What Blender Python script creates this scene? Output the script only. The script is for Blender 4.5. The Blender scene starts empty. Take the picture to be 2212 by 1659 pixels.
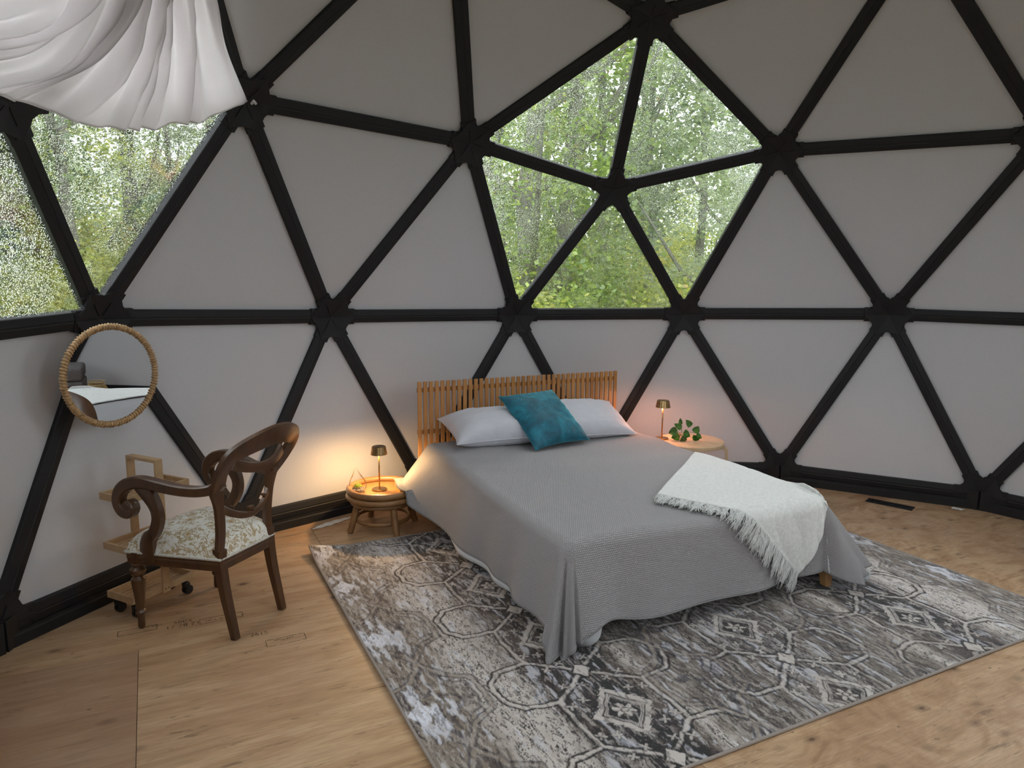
import bpy, bmesh, math, random
import numpy as np
from mathutils import Vector, Matrix, Quaternion

rng = random.Random(7)
nrs = np.random.RandomState(11)
PI = math.pi
scn = bpy.context.scene
COL = scn.collection

# ------------------------------------------------------------------ camera
CAM = Vector((-2.1133, 1.4801, 1.6426))
F = Vector((0.97873, -0.137385, -0.152357))
Rr = Vector((-0.137703, -0.990437, 0.008518))
U = Vector((0.152071, -0.012643, 0.988289))
cd = bpy.data.cameras.new('camera'); cam = bpy.data.objects.new('camera', cd); COL.objects.link(cam)
m = Matrix(((Rr.x, U.x, -F.x, CAM.x), (Rr.y, U.y, -F.y, CAM.y), (Rr.z, U.z, -F.z, CAM.z), (0, 0, 0, 1)))
cam.matrix_world = m
cd.sensor_width = 36; cd.lens = 25.23; cd.clip_start = 0.02; cd.clip_end = 300
scn.camera = cam

# ------------------------------------------------------------------ world + view
vs = scn.view_settings
vs.view_transform = 'Standard'; vs.look = 'None'; vs.gamma = 1; vs.use_curve_mapping = False
vs.exposure = 0.50
w = bpy.data.worlds.new('overcast'); scn.world = w; w.use_nodes = True
nt = w.node_tree; nt.nodes.clear()
wo = nt.nodes.new('ShaderNodeOutputWorld'); bg = nt.nodes.new('ShaderNodeBackground')
tc = nt.nodes.new('ShaderNodeTexCoord'); sp = nt.nodes.new('ShaderNodeSeparateXYZ')
cr = nt.nodes.new('ShaderNodeValToRGB')
cr.color_ramp.elements[0].position = 0.0; cr.color_ramp.elements[0].color = (0.66, 0.70, 0.75, 1)
cr.color_ramp.elements[1].position = 0.7; cr.color_ramp.elements[1].color = (0.95, 0.97, 1.0, 1)
nt.links.new(tc.outputs['Generated'], sp.inputs[0]); nt.links.new(sp.outputs['Z'], cr.inputs[0])
nt.links.new(cr.outputs[0], bg.inputs[0]); nt.links.new(bg.outputs[0], wo.inputs[0])
SKY = 4.0
bg.inputs[1].default_value = SKY
scn.cycles.max_bounces = 12; scn.cycles.diffuse_bounces = 5; scn.cycles.transparent_max_bounces = 16
scn.cycles.glossy_bounces = 5; scn.cycles.transmission_bounces = 8
scn.cycles.caustics_refractive = True; scn.cycles.caustics_reflective = False
scn.cycles.sample_clamp_indirect = 8.0
scn.cycles.use_adaptive_sampling = True; scn.cycles.adaptive_threshold = 0.02

# ------------------------------------------------------------------ helpers
def tag(o, label=None, cat=None, group=None, kind=None):
    if label: o['label'] = label
    if cat: o['category'] = cat
    if group: o['group'] = group
    if kind: o['kind'] = kind
    return o

def empty(name, loc=(0, 0, 0), rz=0.0, mat=None, parent=None):
    o = bpy.data.objects.new(name, None); COL.objects.link(o)
    o.empty_display_size = 0.05
    if mat is not None: o.matrix_world = mat
    else:
        o.location = loc; o.rotation_euler = (0, 0, rz)
    if parent is not None: o.parent = parent
    return o

def addobj(name, mesh, parent=None, mat=None, label=None, kind=None):
    o = bpy.data.objects.new(name, mesh); COL.objects.link(o)
    if parent is not None: o.parent = parent
    if mat is not None:
        mesh.materials.clear()
        for mm in (mat if isinstance(mat, (list, tuple)) else [mat]): mesh.materials.append(mm)
    if label: o['label'] = label
    if kind: o['kind'] = kind
    return o

class MB:
    """collects geometry for ONE mesh"""
    def __init__(s): s.v = []; s.f = []; s.mi = []; s.uv = None
    def add(s, vs, fs, mi=0):
        n = len(s.v); s.v += [tuple(x) for x in vs]
        s.f += [tuple(i + n for i in q) for q in fs]; s.mi += [mi] * len(fs)
        return s
    def box(s, c, size, R=None, mi=0):
        hx, hy, hz = [q / 2 for q in size]
        P = [Vector((sx * hx, sy * hy, sz * hz)) for sx in (-1, 1) for sy in (-1, 1) for sz in (-1, 1)]
        if R is not None: P = [R @ p for p in P]
        c = Vector(c)
        s.add([c + p for p in P], [(0, 1, 3, 2), (4, 6, 7, 5), (0, 4, 5, 1), (2, 3, 7, 6), (0, 2, 6, 4), (1, 5, 7, 3)], mi)
        return s
    def beam(s, a, b, wdt, hgt, up=(0, 0, 1), mi=0):
        a = Vector(a); b = Vector(b); d = (b - a); L = d.length; d.normalize()
        up = Vector(up); x = d.cross(up)
        if x.length < 1e-5: x = d.cross(Vector((1, 0, 0)))
        x.normalize(); y = x.cross(d)
        R = Matrix((x, d, y)).transposed()
        return s.box((a + b) / 2, (wdt, L, hgt), R, mi)
    def lathe(s, prof, seg=24, c=(0, 0, 0), R=None, mi=0):
        n = len(prof); vs = []; c = Vector(c)
        for r_, z_ in prof:
            for k in range(seg):
                a = 2 * PI * k / seg; p = Vector((r_ * math.cos(a), r_ * math.sin(a), z_))
                if R is not None: p = R @ p
                vs.append(c + p)
        fs = [(i * seg + k, i * seg + (k + 1) % seg, (i + 1) * seg + (k + 1) % seg, (i + 1) * seg + k) for i in range(n - 1) for k in range(seg)]
        if prof[0][0] > 1e-6: fs.append(tuple(reversed(range(seg))))
        if prof[-1][0] > 1e-6: fs.append(tuple(range((n - 1) * seg, n * seg)))
        return s.add(vs, fs, mi)
    def sweep(s, pts, prof, up=(0, 0, 1), closed=False, scale=None, caps=True, mi=0, ups=None):
        """prof: 2D loop (x along side, y along up); scale: list of (sx, sy) per point"""
        pts = [Vector(p) for p in pts]; n = len(pts); k = len(prof); vs = []
        for i, p in enumerate(pts):
            if closed: t = pts[(i + 1) % n] - pts[i - 1]
            else: t = pts[min(i + 1, n - 1)] - pts[max(i - 1, 0)]
            t.normalize(); uu = Vector(ups[i] if ups else up)
            x = t.cross(uu)
            if x.length < 1e-4: x = t.cross(Vector((0.3, 1, 0.2)))
            x.normalize(); y = x.cross(t)
            sx, sy = scale[i] if scale else (1, 1)
            vs += [p + x * (q[0] * sx) + y * (q[1] * sy) for q in prof]
        fs = []
        for i in range(n if closed else n - 1):
            j = (i + 1) % n
            fs += [(i * k + a, i * k + (a + 1) % k, j * k + (a + 1) % k, j * k + a) for a in range(k)]
        if not closed and caps:
            fs.append(tuple(reversed(range(k)))); fs.append(tuple(range((n - 1) * k, n * k)))
        return s.add(vs, fs, mi)
    def tube(s, pts, r, seg=8, closed=False, mi=0, rs=None):
        pr = [(math.cos(2 * PI * a / seg) * r, math.sin(2 * PI * a / seg) * r) for a in range(seg)]
        # parallel transport frame
        pts = [Vector(p) for p in pts]; ups = []; n = len(pts); prev = None
        for i in range(n):
            t = (pts[(i + 1) % n] - pts[i - 1]) if closed else (pts[min(i + 1, n - 1)] - pts[max(i - 1, 0)])
            t.normalize()
            if prev is None: prev = Vector((0, 0, 1)) if abs(t.z) < 0.9 else Vector((1, 0, 0))
            prev = (prev - t * prev.dot(t)).normalized(); ups.append(prev.copy())
        return s.sweep(pts, pr, closed=closed, ups=ups, scale=[(q, q) for q in rs] if rs else None, mi=mi)
    def grid(s, P, mi=0, closed_u=False):
        """P: numpy array (nu, nv, 3)"""
        nu, nv = P.shape[:2]
        vs = P.reshape(-1, 3).tolist(); fs = []
        for i in range(nu if closed_u else nu - 1):
            j = (i + 1) % nu
            for k in range(nv - 1): fs.append((i * nv + k, j * nv + k, j * nv + k + 1, i * nv + k + 1))
        return s.add(vs, fs, mi)
    def mesh(s, name='m', smooth=False, recalc=True):
        me = bpy.data.meshes.new(name); me.from_pydata(s.v, [], s.f)
        if any(s.mi): me.polygons.foreach_set('material_index', s.mi)
        if recalc:
            bm = bmesh.new(); bm.from_mesh(me); bmesh.ops.recalc_face_normals(bm, faces=bm.faces); bm.to_mesh(me); bm.free()
        if smooth:
            me.polygons.foreach_set('use_smooth', [True] * len(me.polygons))
            if smooth != 'all': me.set_sharp_from_angle(angle=math.radians(38))
        me.update(); return me
    def build(s, name, mat, parent=None, smooth=False, bevel=0, label=None, kind=None, seg=2, recalc=True):
        me = s.mesh(name, smooth, recalc)
        o = addobj(name, me, parent, mat, label, kind)
        if bevel:
            b = o.modifiers.new('edge', 'BEVEL'); b.width = bevel; b.segments = seg; b.limit_method = 'ANGLE'; b.angle_limit = math.radians(40)
        return o

def catmull(P, n=8, closed=False):
    P = [np.array(p, float) for p in P]; out = []; N = len(P)
    rngi = range(N if closed else N - 1)
    for i in rngi:
        if closed: a, b, c, d = P[i - 1], P[i], P[(i + 1) % N], P[(i + 2) % N]
        else: a, b, c, d = P[max(i - 1, 0)], P[i], P[i + 1], P[min(i + 2, N - 1)]
        for k in range(n):
            t = k / n
            out.append(0.5 * ((2 * b) + (-a + c) * t + (2 * a - 5 * b + 4 * c - d) * t * t + (-a + 3 * b - 3 * c + d) * t ** 3))
    if not closed: out.append(P[-1])
    return out

# ---- materials
MATS = {}
class NT:
    def __init__(s, name):
        s.m = bpy.data.materials.new(name); s.m.use_nodes = True; s.t = s.m.node_tree; s.n = s.t.nodes; s.n.clear()
        s.out = s.n.new('ShaderNodeOutputMaterial'); MATS[name] = s.m
    def N(s, typ, **kw):
        nd = s.n.new('ShaderNode' + typ)
        for k, v in kw.items():
            if k.startswith('i_'):
                key = k[2:]
                nd.inputs[int(key) if key.isdigit() else key.replace('_', ' ')].default_value = v
            else: setattr(nd, k, v)
        return nd
    def L(s, a, b): s.t.links.new(a, b)
    def math(s, op, a, b=None, c=None):
        nd = s.n.new('ShaderNodeMath'); nd.operation = op
        for i, x in enumerate((a, b, c)):
            if x is None: continue
            if isinstance(x, (int, float)): nd.inputs[i].default_value = x
            else: s.L(x, nd.inputs[i])
        return nd.outputs[0]
    def ramp(s, fac, stops, interp='LINEAR'):
        nd = s.n.new('ShaderNodeValToRGB'); el = nd.color_ramp; el.interpolation = interp
        while len(el.elements) > 1: el.elements.remove(el.elements[0])
        el.elements[0].position = stops[0][0]; el.elements[0].color = (*stops[0][1], 1)
        for p, c in stops[1:]:
            e = el.elements.new(p); e.color = (*c, 1)
        s.L(fac, nd.inputs[0]); return nd.outputs[0]
    def mix(s, fac, a, b, mode='MIX'):
        nd = s.n.new('ShaderNodeMix'); nd.data_type = 'RGBA'; nd.blend_type = mode
        for inp, x in ((nd.inputs[0], fac), (nd.inputs[6], a), (nd.inputs[7], b)):
            if isinstance(x, (int, float)): inp.default_value = x
            elif isinstance(x, tuple): inp.default_value = (*x, 1)
            else: s.L(x, inp)
        return nd.outputs[2]
    def bsdf(s, color=(0.5, 0.5, 0.5), rough=0.6, metal=0.0, normal=None, **kw):
        b = s.n.new('ShaderNodeBsdfPrincipled')
        if isinstance(color, tuple): b.inputs['Base Color'].default_value = (*color, 1)
        else: s.L(color, b.inputs['Base Color'])
        if isinstance(rough, (int, float)): b.inputs['Roughness'].default_value = rough
        else: s.L(rough, b.inputs['Roughness'])
        b.inputs['Metallic'].default_value = metal
        for k, v in kw.items(): b.inputs[k.replace('_', ' ')].default_value = v
        if normal is not None: s.L(normal, b.inputs['Normal'])
        return b.outputs[0]
    def bump(s, h, strength=0.5, dist=0.002, normal=None):
        b = s.n.new('ShaderNodeBump'); b.inputs['Strength'].default_value = strength; b.inputs['Distance'].default_value = dist
        s.L(h, b.inputs['Height'])
        if normal is not None: s.L(normal, b.inputs['Normal'])
        return b.outputs[0]
    def coord(s, which='Object', scale=(1, 1, 1), rot=(0, 0, 0)):
        t = s.n.new('ShaderNodeTexCoord'); mp = s.n.new('ShaderNodeMapping')
        mp.inputs['Scale'].default_value = scale; mp.inputs['Rotation'].default_value = rot
        s.L(t.outputs[which], mp.inputs[0]); return mp.outputs[0]
    def noise(s, vec, scale=5, detail=4, rough=0.5, dist=0.0):
        nd = s.n.new('ShaderNodeTexNoise'); s.L(vec, nd.inputs['Vector'])
        nd.inputs['Scale'].default_value = scale; nd.inputs['Detail'].default_value = detail
        nd.inputs['Roughness'].default_value = rough; nd.inputs['Distortion'].default_value = dist
        return nd.outputs[0]
    def done(s, sh): s.L(sh, s.out.inputs[0]); return s.m

def wood(name, dark, light, scale=(2, 30, 30), rough=0.5, rot=(0, 0, 0), contrast=(0.3, 0.7), coat=0.0, bump=0.15):
    t = NT(name); v = t.coord('Object', scale, rot)
    n1 = t.noise(v, 1.0, 5, 0.6, 0.6); n2 = t.noise(v, 6.0, 3, 0.6)
    f = t.math('ADD', t.math('MULTIPLY', n1, 0.7), t.math('MULTIPLY', n2, 0.3))
    c = t.ramp(f, [(contrast[0], dark), (contrast[1], light)])
    return t.done(t.bsdf(c, rough, normal=t.bump(f, bump, 0.001), Coat_Weight=coat, Coat_Roughness=0.25))

def plain(name, color, rough=0.6, metal=0.0, nscale=40, namp=0.06, bump=0.1, bdist=0.001, **kw):
    t = NT(name); v = t.coord('Object'); n = t.noise(v, nscale, 4)
    lo = tuple(x * (1 - namp) for x in color); hi = tuple(min(1, x * (1 + namp)) for x in color)
    c = t.ramp(n, [(0.3, lo), (0.7, hi)])
    return t.done(t.bsdf(c, rough, metal, normal=t.bump(n, bump, bdist), **kw))

M_panel = plain('white_vinyl_panel', (0.63, 0.63, 0.655), 0.55, nscale=60, namp=0.015, bump=0.06)
M_black = plain('black_frame', (0.006, 0.006, 0.0078), 0.62, nscale=120, namp=0.35, bump=0.25, bdist=0.0006)
M_blackdark = plain('black_bolt', (0.006, 0.006, 0.007), 0.35)
M_base = plain('black_base_rail', (0.006, 0.006, 0.0075), 0.6, nscale=30, namp=0.3)

# ------------------------------------------------------------------ dome geometry
DR = 3.5; ZC = 0.742
phi = math.atan(0.5)
IV = [Vector((0, 0, 1))]
for k in range(5): a = math.radians(72 * k); IV.append(Vector((math.cos(phi) * math.cos(a), math.cos(phi) * math.sin(a), math.sin(phi))))
for k in range(5): a = math.radians(72 * k + 36); IV.append(Vector((math.cos(phi) * math.cos(a), math.cos(phi) * math.sin(a), -math.sin(phi))))
IV.append(Vector((0, 0, -1)))
IF = [(a, b, c) for a in range(12) for b in range(a + 1, 12) for c in range(b + 1, 12)
      if (IV[a] - IV[b]).length < 1.1 and (IV[b] - IV[c]).length < 1.1 and (IV[a] - IV[c]).length < 1.1]
nodes = []; nkey = {}; tris = []
EE = -0.0342
def node(wts):
    ws = sorted(q for _, q in wts)
    v = Vector((0, 0, 0))
    for i, q in wts:
        if ws == [0, 1, 2]: q = {0: 0, 1: 1 + EE, 2: 2 - EE}[q]
        v += IV[i] * q
    v.normalize(); key = tuple(round(x, 3) + 0.0 for x in v)
    if key not in nkey:
        nkey[key] = len(nodes); nodes.append(Vector((v.x * DR, v.y * DR, v.z * 0.978 * DR + ZC)))
    return nkey[key]
for a, b, c in IF:
    g = {}
    for i in range(4):
        for j in range(4 - i): g[(i, j)] = node([(a, i), (b, j), (c, 3 - i - j)])
    for i in range(3):
        for j in range(3 - i):
            tris.append((g[(i, j)], g[(i + 1, j)], g[(i, j + 1)]))
            if i + j < 2: tris.append((g[(i + 1, j)], g[(i + 1, j + 1)], g[(i, j + 1)]))
tris = [t for t in tris if all(nodes[i].z > -0.1 for i in t)]
# measured positions of the nodes (the real frame is a few cm off the ideal sphere)
for P in [(2.4359, .0038, 3.2057), (3.1343, .0078, 2.2591), (2.8025, -1.0838, 2.5039), (2.7947, 1.0853, 2.4918), (1.9082, 2.3172, 2.5093),
          (.9618, 2.9901, 2.2691), (3.3766, -.6667, 1.3355), (3.3711, .6825, 1.3276), (2.7797, 2.0157, 1.3486), (1.6861, 3.0113, 1.4049), (2.7811, -2.0196, 1.3666)]:
    P = Vector(P); i = min(range(len(nodes)), key=lambda i: (nodes[i] - P).length); nodes[i] = P
for i, p in enumerate(nodes):
    if -0.1 < p.z < 0.3: nodes[i] = Vector((p.x, p.y, 0.108))
used = sorted({i for t in tris for i in t})
edges = sorted({tuple(sorted(e)) for t in tris for e in ((t[0], t[1]), (t[1], t[2]), (t[0], t[2]))})
CEN = Vector((0, 0, ZC))
def outdir(p): return (p - CEN).normalized()
def nearest(x, y, z): return min(used, key=lambda i: (nodes[i] - Vector((x, y, z))).length)
def pent(azd): a = math.radians(azd); return nearest(3.13 * math.cos(a), 3.13 * math.sin(a), 2.27)
win_centres = [pent(0), pent(72), pent(-72), pent(144), pent(-144), nearest(0, 0, 4.17)]

wall = empty('wall_dome'); tag(wall, kind='structure', label='white triangular wall panels of the dome held in a black frame')
ceil = empty('ceiling'); tag(ceil, kind='structure', label='upper white dome panels with black struts')
def shell(z): return ceil if z > 2.65 else wall

def prism(P, thick, shrink):
    """triangle plate, P: three points (inner face), pushed outward by thick"""
    n = (P[1] - P[0]).cross(P[2] - P[0]).normalized()
    c = (P[0] + P[1] + P[2]) / 3
    if n.dot(c - CEN) < 0: P = [P[0], P[2], P[1]]; n = -n
    E = [(P[(i + 1) % 3] - P[i]).normalized() for i in range(3)]
    Q = []
    for i in range(3):
        e0 = E[i - 1]; e1 = E[i]; s_ = math.sqrt(max(1e-6, (1 - (-e0).dot(e1)) / 2))
        bis = (e1 - e0).normalized(); Q.append(P[i] + bis * (shrink / s_))
    return Q, n
pane_sets = {}
for t in tris:
    P = [nodes[i] + outdir(nodes[i]) * 0.026 for i in t]
    c = (P[0] + P[1] + P[2]) / 3
    wc = [q for q in win_centres if q in t]
    if wc:
        pane_sets.setdefault(wc[0], []).append(P); continue
    Q, n = prism(P, 0.02, 0.016)
    mb = MB(); mb.add(Q + [q + n * 0.02 for q in Q], [(2, 1, 0), (3, 4, 5), (0, 1, 4, 3), (1, 2, 5, 4), (2, 0, 3, 5)])
    mb.build('panel', M_panel, shell(c.z), recalc=True)

SW = 0.043
strut_prof = [(-SW, 0.0), (-SW, 0.044), (SW, 0.044), (SW, 0.0), (SW * 0.93, -0.004), (0.006, -0.009), (0.0, -0.006), (-0.006, -0.009), (-SW * 0.93, -0.004)]
for i, j in edges:
    a, b = nodes[i], nodes[j]; d = (b - a).normalized(); up = outdir((a + b) / 2)
    if a.z < 0.2 and b.z < 0.2:
        up = Vector((up.x, up.y, 0)).normalized()
    mb = MB(); mb.sweep([a + d * 0.03, b - d * 0.03], strut_prof, up=up)
    mb.build('strut', M_black, shell((a.z + b.z) / 2))
# hubs: one bent plate per strut, meeting at the middle
nb = {i: [] for i in used}
for i, j in edges: nb[i].append(j); nb[j].append(i)
for i in used:
    p = nodes[i]; o = outdir(p); base = p.z < 0.2
    if base: o = Vector((o.x, o.y, 0)).normalized()
    x = o.orthogonal().normalized(); y = o.cross(x)
    def ang(j): d = nodes[j] - p; return math.atan2(d.dot(y), d.dot(x))
    js = sorted(nb[i], key=ang); A = [ang(j) for j in js]
    core = MB(); R = Matrix((x, y, o)).transposed()
    core.lathe([(0.0, 0.002), (0.085, 0.002), (0.085, 0.05), (0.0, 0.05)], 12, p, R)
    hub = core.build('hub', M_black, shell(p.z))
    n = len(js); C0 = p - o * 0.012
    for k in range(n):
        d = (nodes[js[k]] - p).normalized()
        upk = outdir((nodes[js[k]] + p) / 2); 
        if base and nodes[js[k]].z < 0.2: upk = Vector((upk.x, upk.y, 0)).normalized()
        sd = d.cross(upk).normalized()
        aa = A[k]; al = A[k - 1]; ar = A[(k + 1) % n]
        dl = (aa - al) % (2 * PI); dr_ = (ar - aa) % (2 * PI)
        pts = []
        def bis(sgn, gap):
            if gap > 2.0: q = d * math.cos(.42) + (x * math.cos(aa + sgn * PI / 2) + y * math.sin(aa + sgn * PI / 2)) * math.sin(.42); return p + q * 0.125 - o * 0.008
            jn = js[(k + 1) % n] if sgn > 0 else js[k - 1]
            q = (d + (nodes[jn] - p).normalized()).normalized(); rr = min(0.066 / math.sin(gap / 2), 0.128)
            return p + q * rr - o * 0.012
    
        off = -upk * 0.013
        e_r = p + d * 0.165; 
        s1 = 1 if sd.dot(x * math.cos(aa + 1.2) + y * math.sin(aa + 1.2)) > 0 else -1
        wv = SW + 0.008
        L1 = e_r + sd * s1 * wv + off * 0.6; R1 = e_r - sd * s1 * wv + off * 0.6
        E1 = e_r + off
        BL = bis(1, dr_); BR = bis(-1, dl)
        L0 = p + d * 0.128 + sd * s1 * wv + off * 0.6; R0 = p + d * 0.128 - sd * s1 * wv + off * 0.6
        top = [C0, BR, R0, R1, E1, L1, L0, BL]
        low = [q + upk * 0.022 for q in top]
        mb = MB(); N_ = 8
        fs = [(0, 1, 2, 3, 4), (0, 4, 5, 6, 7)] + [(8 + 4, 8 + 3, 8 + 2, 8 + 1, 8), (8 + 7, 8 + 6, 8 + 5, 8 + 4, 8)]
        fs += [(q, (q + 1) % 8, 8 + (q + 1) % 8, 8 + q) for q in range(8)]
        mb.add(top + low, fs)
        # raised ridge along the plate, plus two bolts near its end
        mb.beam(C0 + d * 0.02 - o * 0.0015, p + d * 0.098 + off - upk * 0.002, 0.004, 0.005, up=upk)
        for sg in (-1, 1):
            bp = p + d * 0.148 + sd * sg * 0.024 + off * 0.9
            mb.lathe([(0.0, -0.004), (0.0055, -0.003), (0.0065, 0.004)], 8, bp, Matrix((sd, d, upk)).transposed(), 1)
        mb.build('plate', [M_black, M_blackdark], hub)
# base rail under the lowest struts
ringn = sorted([i for i in used if nodes[i].z < 0.2], key=lambda i: math.atan2(nodes[i].y, nodes[i].x))
bb = empty('baseboard_dome'); tag(bb, kind='structure', label='black base rail running round the dome on the floor')
for k in range(len(ringn)):
    a = nodes[ringn[k]].copy(); b = nodes[ringn[(k + 1) % len(ringn)]].copy(); d = (b - a).normalized(); up = outdir((a + b) / 2); up.z = 0; up.normalize()
    a.z = b.z = 0
    mb = MB()
    prof = [(0.0, -0.022), (0.060, -0.022), (0.066, -0.010), (0.066, 0.1), (0.0, 0.1)]
    mb.sweep([a, b], [(-q[0], q[1]) for q in prof], up=up) if False else None
    x = d; 
    z0 = Vector((0, 0, 1))
    loop = [(-0.026, 0.0), (-0.026, 0.048), (-0.018, 0.054), (-0.018, 0.066), (0.09, 0.066), (0.09, 0.0)]
    vs_ = [a + up * q[0] + z0 * q[1] for q in loop] + [b + up * q[0] + z0 * q[1] for q in loop]
    L_ = len(loop)
    mb.add(vs_, [tuple(range(L_)), tuple(range(2 * L_ - 1, L_ - 1, -1))] + [(q, L_ + q, L_ + (q + 1) % L_, (q + 1) % L_) for q in range(L_)])
    mb.build('rail', M_base, bb)
for i in ringn:
    p = nodes[i]; o = Vector((p.x, p.y, 0)).normalized(); sd = Vector((-o.y, o.x, 0))
    mb = MB(); R = Matrix((sd, o, Vector((0, 0, 1)))).transposed()
    for sg in (-1, 1):
        R2 = Matrix.Rotation(-sg * math.radians(12), 3, 'Z') @ R
        c = p - o * 0.018 + sd * sg * 0.062 + o * 0.012; c.z = 0.07
        mb.box(c, (0.125, 0.05, 0.14), R2)
    for sg in (-1, 1):
        for zz in (0.03, 0.09):
            bp = p - o * 0.030 + sd * sg * 0.095 + o * 0.0; bp.z = zz
            mb.lathe([(0, -0.004), (0.006, -0.003), (0.007, 0.004)], 8, bp, Matrix((sd, Vector((0, 0, 1)), o)).transposed())
    mb.build('joint_cover', M_base, bb, bevel=0.003)

# ------------------------------------------------------------------ glass
t = NT('wet_glass')
v = t.coord('Object', (1, 1, 1))
vo = t.N('TexVoronoi', i_Scale=150.0); t.L(v, vo.inputs['Vector'])
vo2 = t.N('TexVoronoi', i_Scale=1.0); mp = t.coord('Object', (260, 260, 34)); t.L(mp, vo2.inputs['Vector'])
big = t.noise(v, 5, 3); st = t.noise(t.coord('Object', (38, 38, 3.2)), 1, 3)
d1 = t.math('SUBTRACT', 0.46, vo.outputs['Distance']); d2 = t.math('SUBTRACT', t.math('ADD', t.math('MULTIPLY', st, 1.25), -0.40), vo2.outputs['Distance'])
h = t.math('MAXIMUM', t.math('MAXIMUM', t.math('MULTIPLY', d1, 2.2), t.math('MULTIPLY', d2, 2.5)), 0.0)
msk = t.math('MINIMUM', t.math('MULTIPLY', h, 4.0), 1.0)
msk = t.math('MULTIPLY', msk, t.math('MINIMUM', t.math('MAXIMUM', t.math('MULTIPLY', t.math('SUBTRACT', big, 0.34), 5), 0.35), 1.0))
bn = t.bump(h, 1.0, 0.0045)
rf = t.N('BsdfRefraction', i_IOR=1.33, i_Roughness=0.0); rf.inputs['Color'].default_value = (0.97, 0.99, 0.98, 1); t.L(bn, rf.inputs['Normal'])
tr = t.N('BsdfTransparent'); tr.inputs[0].default_value = (0.95, 0.97, 0.96, 1)
mx = t.N('MixShader'); t.L(msk, mx.inputs[0]); t.L(tr.outputs[0], mx.inputs[1]); t.L(rf.outputs[0], mx.inputs[2])
gl = t.N('BsdfGlossy', i_Roughness=0.02); fr = t.N('Fresnel', i_IOR=1.45)
mx2 = t.N('MixShader'); t.L(t.math('MULTIPLY', fr.outputs[0], 0.6), mx2.inputs[0]); t.L(mx.outputs[0], mx2.inputs[1]); t.L(gl.outputs[0], mx2.inputs[2])
M_wet = t.done(mx2.outputs[0])
def thinglass(name, col=(0.96, 0.98, 0.97), refl=0.8):
    t = NT(name)
    tr = t.N('BsdfTransparent'); tr.inputs[0].default_value = (*col, 1)
    gl = t.N('BsdfGlossy', i_Roughness=0.015); fr = t.N('LayerWeight', i_Blend=0.12)
    mx = t.N('MixShader'); t.L(t.math('MULTIPLY', fr.outputs[0], refl), mx.inputs[0]); t.L(tr.outputs[0], mx.inputs[1]); t.L(gl.outputs[0], mx.inputs[2])
    return t.done(mx.outputs[0])
M_clear = thinglass('clear_pane', (0.97, 0.985, 0.98), 0.3)
M_thin = thinglass('thin_glass', (0.985, 0.985, 0.98), 0.8)
for wi, wc in enumerate(win_centres):
    wn = empty('window_%d' % (wi + 1)); tag(wn, kind='structure')
    if wi == 0: wn['label'] = 'rain-streaked five-pane pentagon window above the bed'
    if wi == 1: wn['label'] = 'rain-streaked pentagon window partly covered by the white drape'
    for P in pane_sets[wc]:
        Q, n = prism(P, 0.006, 0.018)
        mb = MB(); mb.add(Q + [q + n * 0.006 for q in Q], [(0, 1, 2)], 1)
        mb.f.append((3, 5, 4)); mb.mi.append(0)
        for a, b in ((0, 1), (1, 2), (2, 0)): mb.f.append((a, b, b + 3, a + 3)); mb.mi.append(1)
        mb.build('pane', [M_wet, M_clear], wn)
    # daylight portal just outside the window (guides sampling of the sky only)
    p = nodes[wc]; o = outdir(p)
    ld = bpy.data.lights.new('daylight_portal', 'AREA'); ld.shape = 'RECTANGLE'; ld.size = 2.7; ld.size_y = 2.7; ld.energy = 1
    lo = bpy.data.objects.new('daylight_portal', ld); COL.objects.link(lo)
    lo.location = p + o * 0.12 ; lo.rotation_mode = 'QUATERNION'; lo.rotation_quaternion = (o).to_track_quat('Z', 'Y')
    ld.cycles.is_portal = True

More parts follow.
